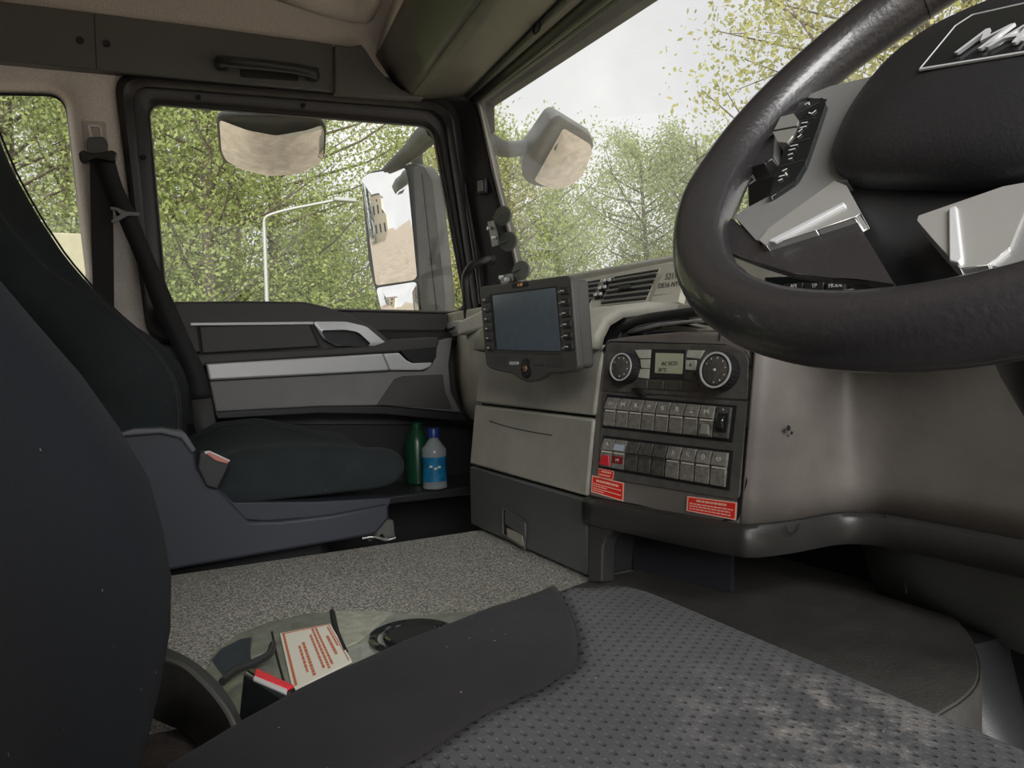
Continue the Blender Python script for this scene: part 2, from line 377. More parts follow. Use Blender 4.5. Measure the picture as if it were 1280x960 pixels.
# rear wall and driver-side wall (door stands open there)
tag(prism('wall_rear', [(XR, -.16, 0), (XR, YD+.04, 0), (XR, YD+.04, 1.66), (XR, -.16, 1.66)], (-.03, 0, 0), M_flc, bev=0), kind='structure')
tag(prism('wall_right', [(XR, -.19, 0), (-.30, -.19, 0), (-.30, -.19, 1.66), (XR, -.19, 1.66)], (0, -.04, 0), M_flc, bev=0), kind='structure')
tag(prism('trim_1', [(-.30, -.19, 1.45), (1.0, -.19, 1.45), (1.0, -.19, 1.66), (-.30, -.19, 1.66)], (0, -.04, 0), M_rail, bev=0), kind='structure')
tag(prism('wall_left_upper', [(XR, YD+.06, 1.40), (1.06, YD+.06, 1.40), (1.06, YD+.06, 1.68), (XR, YD+.06, 1.68)], (0, .03, 0), M_deep, bev=0), kind='structure')
tag(prism('wall_front_upper', [(1.03, -.19, 1.475), (1.03, YD+.06, 1.475), (1.06, YD+.06, 1.68), (1.06, -.19, 1.68)], (.03, 0, 0), M_deep, bev=0), kind='structure')
# ceiling: flat fleece with a coved side
cr = []
for x in (XR, -.4, 0, .3, .5, .7, .98):
    row = []
    for y, z in ((YD+.02, 1.50), (YD-.005, 1.545), (YD-.03, 1.565), (YD-.10, 1.60), (YD-.25, 1.635), (YD-.5, 1.65), (1.0, 1.66), (0, 1.66), (-.20, 1.64)):
        row.append(V((x, y, z)))
    cr.append(row)
ce = loft('ceiling', cr, M_flc, closed=False, solid=-.03, angle=80); tag(ce, kind='structure')
# left wall (fleece) with the rear quarter window
def ringY(px, y, n=6, r=18): return [RY(a, b, y) for a, b in rounded(px, r, n)]
r0 = ringY([(-420, 55), (158, 90), (215, 700), (-420, 760)], YD, r=1)
r1 = ringY([(-300, 74), (92, 86), (124, 380), (-300, 392)], YD, r=34)
r2 = ringY([(-290, 92), (88, 102), (119, 372), (-290, 382)], YD+.012, r=34)
r3 = ringY([(-285, 112), (82, 118), (112, 365), (-285, 372)], YD+.05, r=26)
tag(loft('wall_left', [r0, r1, r2, r3], M_flc, caps=False, solid=.004, angle=60), kind='structure')
tag(prism('window_3', ringY([(-290, 108), (85, 114), (114, 368), (-290, 376)], YD+.05, r=24), (0, .004, 0), M_glass, bev=0), kind='structure')
tag(prism('trim_2', [RY(*p, YD+.002) for p in ((-300, 389), (130, 375), (215, 700), (-300, 760))], (0, .03, 0), M_flc, bev=0), kind='structure')
loft('window_seal', [ringY([(-287, 110), (83.5, 116), (113.5, 366), (-287, 374)], YD+.046, r=26), ringY([(-282, 115), (80.5, 121), (110.5, 362), (-282, 370)], YD+.044, r=24)], M_deep, bpy.data.objects['window_3'], caps=False, solid=.002)

# =================================================================== PASSENGER DOOR
door = thing('door_1', 'passenger door', None, (.5, YD, 0), kind='structure'); del door['label']
glassP = [(184, 129), (541, 157), (584, 392), (207, 384)]
outer = [(146, 92), (566, 128), (606, 420), (196, 420)]
steps = [([(142, 90), (570, 124), (612, 430), (186, 430)], YD-.012, 30), ([(151, 97), (562, 130), (604, 424), (188, 424)], YD-.018, 28),
         ([(161, 104), (556, 136), (598, 418), (193, 418)], YD-.006, 28), ([(164, 107), (553, 139), (596, 412), (194, 412)], YD+.016, 26),
         ([(176, 120), (547, 150), (590, 402), (200, 402)], YD+.018, 24), ([(181, 126), (543, 155), (586, 396), (204, 396)], YD+.026, 22), (glassP, YD+.034, 20)]
loft('window_frame', [ringY(p, y, r=r) for p, y, r in steps], M_blk2, door, caps=False, solid=.003, angle=50)
prism('glass_pane', ringY(glassP, YD+.036, r=20), (0, .004, 0), M_glass, door, bev=0)
loft('window_seal', [ringY([(184.5, 129.5), (540.5, 157.5), (583.5, 391.5), (207.5, 383.5)], YD+.033, r=20), ringY([(187, 132), (538.5, 160), (581, 389), (210, 381)], YD+.032, r=18)], mat('rubber_seal', (.22, .21, .19), .5), door, caps=False, solid=.002)
for p in ((248, 122), (379, 132), (567, 207), (582, 309), (180, 197)):
    q = RY(*p, YD+.012); lathe('frame_screw', q, (0, -1, 0), [(0, .006), (.005, .006), (.006, .004), (.004, .001)], M_deep, door, seg=12)
# door body
py_prism('lower_skin', [(150, 405), (240, 405), (258, 500), (400, 500), (588, 500), (700, 520), (700, 1000), (150, 1000)], YD+.02, .04, M_deep, door, bev=0)
py_prism('inner_skin', [(196, 384), (590, 394), (640, 400), (640, 530), (220, 530)], YD+.01, .02, M_pad, door, bev=0)
py_prism('upper_pad', [(214, 377), (300, 376), (380, 377), (408, 383), (438, 394), (468, 409), (486, 424), (486, 440), (236, 442), (228, 410)], YD-.045, .05, M_pad, door, bev=.006, seg=3)
py_prism('chrome_line', [(238, 403.5), (392, 402), (392, 405.5), (238, 407)], YD-.053, .014, M_slv, door, bev=.001)
py_prism('pocket_lid', [(249, 408), (386, 405), (399, 433), (253, 442)], YD-.056, .02, M_pad, door, bev=.003)
py_prism('pocket_gap', [(246, 407), (388, 404), (402, 434), (251, 444)], YD-.049, .01, M_deep, door, bev=0)
def px_ring(name, outer_, inner_, y0, y1, m, par, r=4, **k):
    A = [RY(a, b, y0) for a, b in rounded(outer_, r)]; B = [RY(a, b, y0-.004) for a, b in rounded(inner_, r)]
    A2 = [RY(a, b, y1) for a, b in rounded(outer_, r)]; B2 = [RY(a, b, y1) for a, b in rounded(inner_, r)]
    return loft(name, [A2, A, B, B2], m, par, caps=False, **k)
px_ring('pull_surround', [(391, 402), (432, 402), (458, 408), (484, 430), (474, 433), (420, 433), (404, 424)], [(401, 413), (432, 412), (448, 415), (463, 429), (460, 432), (424, 432), (409, 427)], YD-.058, YD-.02, M_slv, door, r=5, angle=60, solid=.002)
py_prism('pull_cup', [(400, 412), (432, 411), (450, 415), (465, 430), (462, 434), (424, 434), (408, 428)], YD-.047, .02, M_blk, door, bev=.002)
py_prism('armrest_pad', [(240, 443), (400, 436), (470, 432), (492, 424), (548, 421), (549, 428), (540, 457), (500, 440), (478, 441), (257, 456), (246, 470)], YD-.07, .06, M_pad, door, bev=.006, seg=3)
py_prism('silver_strip', [(258, 455), (478, 442), (487, 463), (262, 475)], YD-.083, .03, M_slv, door, bev=.004, seg=3)
py_prism('strip_shadow', [(261, 470), (486, 458), (487, 465), (262, 477)], YD-.078, .02, M_metg, door, bev=.003)
py_prism('door_handle', [(479, 442), (499, 441), (508, 450), (516, 454), (541, 453), (538, 459), (528, 463), (488, 463)], YD-.088, .03, M_slv, door, bev=.004, seg=3)
py_prism('handle_recess', [(500, 438), (546, 434), (546, 446), (541, 454), (516, 454), (508, 448)], YD-.076, .03, M_deep, door, bev=.003)
py_prism('grey_panel', [(262, 476), (487, 464), (530, 464), (540, 457), (549, 426), (566, 422), (561, 455), (564, 490), (577, 516), (480, 507), (400, 508), (270, 515)], YD-.074, .04, M_door, door, bev=.004, seg=3)
py_prism('speaker_cover', [(493, 474), (503, 470), (554, 468), (557, 490), (566, 512), (471, 506)], YD-.077, .03, mat('speaker_cloth', (.085, .08, .08), .7, bump=1, bscale=1200), door, bev=.002)
py_prism('lower_lip', [(268, 515), (400, 508), (480, 508), (580, 517), (590, 524), (590, 528), (480, 518), (400, 517), (272, 524)], YD-.085, .06, M_blk, door, bev=.003)
lp = [RY(a, b, YD-.06) for a, b in ((462, 642), (486, 626), (540, 612), (590, 612))]
box('door_pocket', (.68, 1.87, .395), (.46, .20, .02), M_blk, door, bev=.004)
tag(box('exterior_skin', (.45, YD+.10, .1), (1.3, .02, 1.3), mat('white_cab_paint', (.55, .55, .53), .3), door), 'white painted outer skin')

# side rail above the door
rail = thing('trim_3', None, None, (.4, YD, 1.45), kind='structure')
py_prism('rail_panel', [(-420, -60), (0, 1), (240, 31), (417, 55), (418, 115), (240, 99), (0, 76), (-420, 30)], YD-.03, .05, M_rail, rail, bev=.003)
py_prism('rail_joint', [(117, 18), (118.5, 18), (121.5, 86), (120, 86)], YD-.0305, .004, M_deep, rail, bev=0)
for p in ((100, 50.5), (133, 54.5)): lathe('rail_plug', RY(*p, YD-.030), (0, -1, 0), [(0, .008), (.002, .008), (.001, .004)], M_deep, rail, seg=16)
e = [(418.5, 55), (440, 58), (452, 55), (459, 64), (470, 82), (486, 100), (504, 112), (530, 118), (530, 124), (500, 122), (419, 116)]
py_prism('rail_end', e, YD-.045, .06, M_rail, rail, bev=.004)
gh = thing('grab_bar', 'dark moulded grab handle on the side rail above the passenger door window', 'handle', RY(334, 84, YD-.04))
hp = [RY(274, 78, YD-.035), RY(279, 77, YD-.07), RY(300, 78, YD-.085), RY(340, 82, YD-.088), RY(375, 87, YD-.085), RY(392, 92, YD-.07), RY(393, 94, YD-.035)]
tube('grip', hp, .0125, M_blk, gh, seg=12, smoothn=6)
py_prism('recess', [(300, 86), (372, 92), (374, 101), (301, 96)], YD-.033, .01, M_deep, gh, r=3, bev=.001)
py_prism('mount_pad', [(270, 69), (286, 69), (286, 87), (272, 87)], YD-.040, .012, M_blk, gh, r=4, bev=.002)
py_prism('mount_pad', [(382, 82), (399, 84), (399, 101), (384, 100)], YD-.040, .012, M_blk, gh, r=4, bev=.002)

# =================================================================== A-PILLAR, HEADER, WINDSCREEN
pil = thing('trim_4', None, None, (.97, 1.95, .9), kind='structure')
PN = (-1, -.55, 0); PP = (.955, 1.955, 1.2)
def RQ(a, b): return RP(a, b, PP, PN)
prism('pillar_cover', [RQ(*p) for p in ((556, 122), (592, 122), (601, 155), (618, 232), (633, 285), (648, 345), (655, 400), (604, 400), (590, 330), (574, 225), (562, 160))], (.05, .035, 0), M_blk2, pil, bev=.012, seg=4)
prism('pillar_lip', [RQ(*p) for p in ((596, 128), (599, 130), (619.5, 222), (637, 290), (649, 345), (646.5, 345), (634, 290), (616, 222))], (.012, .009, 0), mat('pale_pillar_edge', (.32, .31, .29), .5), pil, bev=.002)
tube('pillar_rib', [RP(a, b, V(PP)-V((.012, .006, 0)), PN) for a, b in ((560, 140), (572, 190), (584, 255), (596, 330), (602, 380))], .008, M_blk2, pil, smoothn=4)
q = RQ(606, 234)+V((-.010, -.006, 0)); x, y, n = frame_of(PN)
R3 = Matrix((x, y, n)).transposed()
box('pillar_clip', q, (.030, .045, .02), M_blk, pil, bev=.008, rot=R3, seg=4)
box('clip_face', q+n*.011, (.018, .03, .004), M_door, pil, bev=.003, rot=R3)
prism('wall_front', [(1.04, -.19, .02), (1.04, YD+.05, .02), (1.04, YD+.05, .86), (1.04, -.19, .86)], (.03, 0, 0), M_deep, bev=0)['kind'] = 'structure'
tag(prism('window_1', [(1.03, -.19, .84), (1.03, 1.97, .84), (.955, 1.99, 1.475), (.955, -.19, 1.475)], (.006, 0, 0), M_wind, bev=0), kind='structure')

# overhead: lines run along Y, placed by their left end on the side wall
def yline(pl, pr_, y=YD-.02, yend=-.19):
    a = RY(*pl, y); b = RZ(*pr_, a.z); s = (b.x-a.x)/(b.y-a.y)
    return a, V((a.x+s*(yend-a.y), yend, a.z))
L1 = yline((512, 123), (603, 0)); L2 = yline((580, 121), (699, 0)); L3 = yline((586, 124), (728, 0)); L4 = yline((594, 131), (766, 0))
L0 = yline((470, 70), (505, 0))
ov = thing('overhead_console', 'dark grey overhead storage console across the top of the windscreen', 'console', (.8, 1.0, 1.5))
def strip(name, A, B, m, par, th=.02, n=3, lift=0, bow=0):
    rows = []
    for t in [i/8 for i in range(9)]:
        a = A[0].lerp(A[1], t); b = B[0].lerp(B[1], t); r = []
        for k in range(n+1):
            p = a.lerp(b, k/n); p = p+V((0, 0, lift-bow*math.sin(math.pi*k/n))); r.append(p)
        rows.append(r)
    return loft(name, rows, m, par, closed=False, solid=-th, angle=60)
L0b = (L0[0]+V((.02, -.0, .0)), L0[1])
strip('shelf_fascia', L0, (L1[0]+V((-.002, 0, 0)), L1[1]+V((-.002, 0, 0))), mat('overhead_fascia_plastic', (0.13, 0.125, 0.115), .4, bump=.6, var=.1), ov, n=6, bow=.012)
tag(ov.children[0], 'shinier convex fascia')
strip('lower_panel', (L1[0]+V((.002, 0, 0)), L1[1]+V((.002, 0, 0))), L2, M_ovh, ov, n=4, bow=.004)
strip('shelf_back', (L0[0]+V((-.0, 0, .002)), L0[1]+V((0, 0, .002))), (L0[0]+V((.02, 0, .09)), L0[1]+V((.02, 0, .09))), M_flc, ov)
tube('visor_roller', [L2[0]+V((.004, -.01, -.004)), L2[1]+V((.004, 0, -.004))], .006, M_blk, ov, seg=8)
hd = thing('trim_5', None, None, (.95, 1, 1.46), kind='structure')
strip('header_cover', (L2[0]+V((.008, 0, 0)), L2[1]+V((.008, 0, 0))), L3, M_ovh, hd, n=2)
strip('header_trim', L3, L4, M_blk2, hd, n=4, bow=.008)
strip('header_seal', L4, (L4[0]+V((.03, 0, .01)), L4[1]+V((.03, 0, .01))), M_deep, hd)
vh = RP(672, 28, L2[0], (0, 0, 1))
pts = [vh+V((0, .012, .006)), vh+V((-.002, .014, -.012)), vh+V((-.004, .008, -.022)), vh+V((-.004, -.008, -.022)), vh+V((-.002, -.014, -.012)), vh+V((0, -.012, .006))]
tube('visor_pull', pts, .003, M_deep, ov, smoothn=4)
# moulded step of the headliner above the door end
mold = [[RZ(a, b, z) for a, b in row] for z, row in ((1.60, [(330, -8), (400, 20), (440, 31), (462, 30), (474, 6), (480, -20)]), (1.585, [(340, -14), (404, 14), (440, 24), (456, 22), (466, 0), (472, -26)]), (1.62, [(350, -40), (404, -20), (440, -10), (452, -14), (460, -30), (466, -50)]))]
loft('ceiling_moulding', mold, M_flc, ce, closed=False, angle=80, solid=.004)

# =================================================================== DASHBOARD
dash = thing('dashboard', 'grey moulded dashboard running under the windscreen with silver-framed air vents', 'dashboard', (.9, 1.0, .8))
VP_, VN = V((.865, 0, .86)), V((-1, 0, .30)).normalized()
def RV(a, b, off=0): return RP(a, b, VP_+VN*off, VN)
# cross-section lofted along Y: top shelf, lip, fascia, undershelf
sec = [(1.035, .90), (1.03, .915), (.905, .912), (.893, .905), (.888, .897), (.862, .812), (.866, .808), (.866, .792), (.875, .786), (.94, .78), (1.035, .70)]
rings = []
for y in (1.62, 1.60, 1.5, 1.0, .5, 0, -.18):
    rings.append([V((x, y, z)) for x, z in sec])
loft('dash_body', rings, M_gry, dash, angle=40)
vent_frame_pts = [(722, 350), (838, 327), (846, 329), (851, 352), (848, 380), (812, 383), (722, 391)]
prism('vent_surround', [RV(a, b, .004) for a, b in vent_frame_pts], -VN*.012, M_lit, dash, bev=.002)
# lip below
prism('under_lip', [RV(a, b, .010) for a, b in ((722, 392), (812, 384.5), (872, 378), (874, 383), (812, 391), (722, 400))], -VN*.03, M_gry, dash, bev=.002)
def vent(quad, slats, tabpos):
    TL, TR, BR, BL = [RV(*p, .0045) for p in quad]
    v = prism('air_vent', [TL, TR, BR, BL], VN*.0006, M_deep, dash, bev=0)
    fr = 4
    e = [TL, TR, BR, BL]
    vs, fs = tube_geo([p+VN*.001 for p in e], .0016, 6, True)
    link('vent_frame', mesh(vs, fs), M_lit, v)
    for i in range(slats):
        t = (i+.75)/(slats+.5); a = TL.lerp(BL, t)+VN*.0012; b = TR.lerp(BR, t)+VN*.0012
        prism('slat', [a, b, b-V((0, 0, .0035)), a-V((0, 0, .0035))], VN*.004+V((0, 0, .0012)), mat('slat_plastic', (.26, .255, .23), .4), v, bev=.0004)
    t = (slats//2+.75)/(slats+.5)
    a = TL.lerp(BL, t).lerp(TR.lerp(BR, t), tabpos-.13); b = TL.lerp(BL, t).lerp(TR.lerp(BR, t), tabpos+.13)
    prism('slider_tab', [a+V((0, 0, .004)), b+V((0, 0, .004)), b-V((0, 0, .004)), a-V((0, 0, .004))], VN*.009, M_blk, v, bev=.001)
    return v
vent([(768.8, 345.6), (825.6, 336), (808, 376), (751, 382)], 5, .45)
vent([(700, 358), (752.5, 349), (736.5, 384), (692, 389)], 5, .5)
# thumb toggles between the vents
for c in range(2):
    for r in range(3):
        a = 761-r*5.6+c*6-c*0; b = 352+r*8.8-c*1
        q = RV(a-3, b+1, .006); box('vent_toggle', q, (.008, .011, .013), M_deep, dash, bev=.002); box('toggle_cap', q+VN*.005+V((0, 0, .002)), (.004, .009, .006), M_slv, dash, bev=.001)
# name-plate block at the right of the vents
bl = prism('marked_block', [RV(*p, .012) for p in ((829, 339), (846, 336), (853, 352), (851, 366), (815, 370))], -VN*.012, M_lit, dash, bev=.002)
prism('marked_block_lip', [RV(*p, .014) for p in ((815, 369.5), (851, 365.5), (848, 378), (812.5, 381))], -VN*.014, M_lit, dash, bev=.002)
o1 = RV(838, 347, .0125); xd = (RV(850, 345, .0125)-RV(828, 348, .0125)).normalized(); yd = VN.cross(xd)
text('marking', '5211', RV(839, 345.5, .0125), xd, yd, .016, M_dprint, bl); text('marking', 'DE16 NYC', RV(837.5, 356, .0125), xd, yd, .0135, M_dprint, bl)

# left corner of the dash next to the door
rows = []
for t in range(9):
    u = t/8
    a = V((604, 410)).lerp(V((594, 500)), u) if u < .8 else V((596, 482)).lerp(V((589, 524)), (u-.8)/.2)
    yl = V((569, 421)).lerp(V((578, 512)), u); bul = math.sin(u*math.pi)*8
    rows.append([RP(p.x, p.y, (.80+.03*k, 0, 0), (1, -.0, 0)) for k, p in ((3, V((yl.x-bul, yl.y))), (1.6, V((yl.x-bul, yl.y)).lerp(a, .33)), (.8, V((yl.x-bul, yl.y)).lerp(a, .66)), (.4, a), (.4, a+V((24, 0))))])
loft('dash_end', rows, M_lit_tan, dash, closed=False, solid=-.02, angle=70)
def RXp(pts, x): return [RX(a, b, x) for a, b in pts]
prism('dash_end_cap', RXp([(573, 401), (606, 385), (640, 385), (640, 414), (606, 411), (570, 420)], .815), (.12, 0, 0), M_lit, dash, bev=.008, seg=4)
prism('side_vent_housing', RXp([(538, 402), (546, 395), (570, 389), (604, 383), (606, 388), (575, 402), (572, 420), (552, 422), (537, 421)], .87), (.08, 0, 0), M_lit_tan, dash, bev=.005, seg=3)
prism('side_vent_glass', RXp([(557, 404), (576, 400), (572, 416), (551, 417)], .866), (.01, 0, 0), M_slv, dash, bev=.002)
prism('side_shelf', RXp([(486, 423), (545, 420), (568, 422), (568, 428), (546, 424), (500, 427)], .885), (.06, 0, 0), M_lit_tan, dash, bev=.003)
tube('side_cable', RXp([(545, 411), (552, 408), (560, 412), (568, 409)], .86), .003, M_blk, dash, smoothn=4)

# tray above the console with cables
tray_y0, tray_y1 = 1.25, .62
prism('open_tray', [(.765, 1.30, .775), (.875, 1.30, .775), (.875, .45, .775), (.80, .45, .775)], (0, 0, -.012), M_deep, dash, bev=.003)

# =================================================================== CENTRE CONSOLE
con = thing('centre_console', 'grey centre console of stacked storage panels standing on the engine tunnel', 'console', (.72, 1.2, TZ))
KX = [(.380, .650), (.516, .6512), (.645, .668), (.72, .681), (.762, .6945)]   # z -> x of the front
def kx(z):
    for (z0, x0), (z1, x1) in zip(KX, KX[1:]):
        if z <= z1: return x0+(x1-x0)*(z-z0)/(z1-z0)
    return KX[-1][1]+(z-.762)*.9
YL, YS = 1.42, .99
def kpanel(name, z0, z1, m, out=.0, ya=YL, yb=YS, bev=.003, n=5, th=.04):
    zs = [z0+(z1-z0)*i/n for i in range(n+1)]
    prof = [(kx(z)-out, z) for z in zs]+[(kx(z)-out+th, z) for z in reversed(zs)]
    return loft(name, [[V((x, ya, z)) for x, z in prof], [V((x, yb, z)) for x, z in prof]], m, con, bev=bev, seg=2)
kpanel('core', TZ+.001, .80, M_deep, out=-.012, ya=YL-.004, yb=YS+.004, th=.20)
zdt = RX(588, 566, .652).z; zmt = RX(600, 500, .668).z
dr = kpanel('drawer', TZ+.006, .5165, M_drw, bev=.004)
kpanel('middle_panel', .521, .6405, M_gry, bev=.004)
kpanel('upper_panel', .6455, .755, M_gry, bev=.004)
# top pad of console, curving back under the monitor
rows = []
for x, z in ((.687, .748), (.692, .765), (.705, .785), (.73, .797), (.78, .803), (.86, .80)):
    rows.append([V((x+.0, y, z)) for y in (YL, 1.30, 1.15, YS+.002)])
loft('top_pad', rows, M_gry, con, closed=False, solid=-.02, angle=60)
# drawer pull
pull = [RX(a, b, .648) for a, b in ((629, 635), (657, 652), (657, 686), (630, 668))]
prism('pull_recess', pull, (.004, 0, 0), M_deep, dr, bev=.001)
vs, fs = tube_geo([p+V((-.001, 0, 0)) for p in pull], .0018, 8, True); link('pull_rim', mesh(vs, fs), M_metg, dr)
prism('pull_flap', [RX(a, b, .645) for a, b in ((631, 639), (656, 655), (656, 672), (631, 655))], (.004, 0, 0), M_drw, dr, bev=.001)
tag(prism('pull_tongue', [RX(a, b, .646) for a, b in ((633, 660), (652, 668), (655, 684), (634, 671))], (.004, 0, 0), mat('worn_tongue', (.30, .29, .25), .3), dr, bev=.001), 'worn pale tongue')
tube('scratch', [RX(a, b, .6625) for a, b in ((612, 526), (630, 532), (660, 539), (690, 544))], .0008, M_blk, con, seg=5, smoothn=3)

# =================================================================== DRIVER-FACING CONTROL STACK
A0 = V((.6512, .985, .516)); B0 = V((.709, .722, .516)); T0 = V((.6945, .985, .762))
PU = (B0-A0).normalized(); PVv = (T0-A0).normalized(); PNn = PU.cross(PVv).normalized()
if PNn.x > 0: PNn = -PNn
PY = PNn.cross(PU) if PNn.cross(PU).z > 0 else -PNn.cross(PU)
def RC(a, b, off=0): return RP(a, b, A0+PNn*off, PNn)
st = thing('control_stack', 'worn taupe dash section holding the climate unit and two switch rows', 'control panel', (.7, .85, .51))
fas = [(735, 622), (742, 520), (752, 440), (757, 424), (790, 419), (850, 414), (902, 415), (936, 432), (941, 470), (934, 560), (925, 662), (880, 655), (800, 640)]
prism('fascia', [RC(*p) for p in fas], -PNn*.06, M_brn, st, bev=.006, seg=3)
tube('fascia_joint', [RC(a, b, .0005) for a, b in ((901, 415), (899, 426))], .001, M_deep, st, seg=6)
prism('fascia_seam', [RC(*p, .0003) for p in ((750, 440), (762, 426), (906, 430), (933, 440), (938, 458), (936, 470), (934, 458), (930, 444), (904, 434), (764, 430), (754, 442))], -PNn*.002, M_deep, st, bev=0)
cl = thing('climate_control', 'dusty black climate panel with two ribbed silver-rimmed knobs and a green-grey display', 'climate control', RC(845, 460, 0))
prism('faceplate', [RC(*p, .003) for p in rounded([(758, 428), (905, 431), (936, 440), (934, 500), (752, 489)], [6, 4, 14, 2, 2])], -PNn*.01, mat('dusty_black_panel', (0.1, 0.095, 0.085), .42, bump=.8, bscale=350, var=.3, vscale=60), cl, bev=.0012)
def knob(pc, rad, h, marks):
    c0 = RC(*pc, .003)
    k = lathe('knob', c0, PNn, [(0, rad*.95), (.002, rad), (h-.003, rad*.97), (h, rad*.93)], M_deep, cl, seg=48)
    lathe('knob_ring', c0+PNn*(h-.0005), PNn, [(0, rad*.93), (.0018, rad*.93), (.0022, rad*.88), (.0018, rad*.83), (0, rad*.82)], M_slv, k, seg=48)
    lathe('knob_face', c0+PNn*(h-.0015), PNn, [(0, rad*.82), (.001, rad*.8), (.0025, rad*.62), (.0025, rad*.1)], mat('knob_face_plastic', (.10, .095, .085), .4, var=.3, vscale=200), k, seg=32)
    for i in range(28):   # grip ribs
        a = 2*math.pi*i/28; d = PU*math.cos(a)+PY*math.sin(a)
        box('rib', c0+PNn*h*.5+d*rad*.985, (.001, .0016, h*.8), M_blk, k, bev=0, rot=Matrix((d, PNn.cross(d), PNn)).transposed())
    for i in range(marks):
        a = math.radians(150+i*240/(marks-1))-math.pi*.67*2; d = PU*math.cos(a)+PY*math.sin(a)
        box('mark', c0+PNn*(h+.0012)+d*rad*.62, (.0022, .0012, .0004), M_print, k, bev=0, rot=Matrix((d, PNn.cross(d), PNn)).transposed())
    return k, c0+PNn*(h+.002)
knob((787, 461), .0225, .020, 7)
k2, kc = knob((905, 465), .0260, .020, 8)
lathe('pointer', kc, PNn, [(0, .0022), (.0012, .0018), (.0015, .0005)], M_slv, k2, seg=12)
prism('display_bezel', [RC(*p, .0055) for p in ((814, 436), (858, 437), (856, 474), (811, 473))], -PNn*.004, M_blk, cl, bev=.001)
dp = prism('display', [RC(*p, .0062) for p in rounded([(819.5, 441), (854, 442), (852.5, 467.5), (818.5, 466)], 1)], -PNn*.001, M_lcd, cl, bev=0)
text('readout', 'AC ECO', RC(837, 454.5, .0066), PU, PY, .0078, M_dprint, dp); text('readout', '30°C', RC(828, 462.5, .0066), PU, PY, .0078, M_dprint, dp)
for q in ([(793, 437.5), (814, 437), (813, 448), (799, 448)], [(800, 449), (813, 449), (812.5, 460.5), (801, 460)], [(800, 461), (812, 461.5), (811, 473.5), (797, 472)],
          [(859, 437.5), (880, 438), (878, 441), (874, 448.5), (857.5, 447)], [(857, 450), (870, 450), (868.5, 463), (856.5, 462)]):
    prism('pale_button', [RC(*p, .0055) for p in q], -PNn*.004, mat('pale_button_plastic', (.52, .53, .45), .45, var=.08, vscale=80), cl, bev=.0008)
text('icon', 'A', RC(863, 456, .0058), PU, PY, .006, M_dprint, cl)
for q in ([(794, 475.5), (809, 475), (809, 486), (789, 485)], [(810.5, 475.5), (829, 476), (829, 487), (810, 486)], [(830.5, 476), (851.5, 477), (851, 488.5), (830, 487.5)], [(853, 477), (872, 479), (878, 489.5), (852.5, 489)], [(856, 464.5), (868, 465.5), (871, 476), (855, 475)]):
    prism('dark_button', [RC(*p, .005) for p in q], -PNn*.004, mat('dusty_key', (.075, .07, .06), .4, bump=.5, var=.35, vscale=120), cl, bev=.0008)
tube('torn_tape', [RC(a, b, .007) for a, b in ((790, 486), (797, 489), (803, 492), (808, 494))], [.0015, .0035, .0045, .001], M_deep, cl, smoothn=3)

prism('worn_patch', [RC(*p, .0008) for p in ((927, 540), (934, 533), (937, 545), (935, 560), (937, 572), (932, 588), (934, 602), (929, 618), (926, 640), (922, 650), (900, 652), (921, 640), (923, 600))], -PNn*.001, M_deep, st, bev=0)
prism('worn_edge', [RC(*p, .0008) for p in ((738, 619), (760, 624), (790, 629), (800, 631), (830, 640), (860, 644), (840, 643.5), (790, 637), (738, 623))], -PNn*.001, M_deep, st, bev=0)
# switch rows
sp_ = thing('switch_panel', 'black switch panel with two rows of rocker switches below the climate unit', 'switch panel', RC(840, 550, 0))
prism('bezel', [RC(*p, .002) for p in rounded([(752, 491), (934, 502), (924, 626), (747, 597)], [3, 3, 10, 3])], -PNn*.01, mat('switch_bezel_plastic', (0.1, 0.098, 0.09), .4, bump=.6, var=.25, vscale=70), sp_, bev=.0015)
ROW = [[(761.5, 497), (918, 510), (913, 550), (755.5, 532.5)], [(757, 548), (913.5, 566.5), (909, 610), (751, 583)]]
icons = [['car', 'axle', 'hook', 'bed', 'fan', 'arrow', 'lift', 'axle', 'dim'], ['coil', 'flag', None, None, None, 'seat', 'crane', 'ring', 'batt']]
M_key = mat('worn_key_plastic', (0.24, 0.23, 0.21), .38, bump=.8, bscale=500, var=.4, vscale=150)
M_keyd = mat('dark_key_plastic', (.09, .088, .08), .36, bump=.8, bscale=500, var=.5, vscale=150)
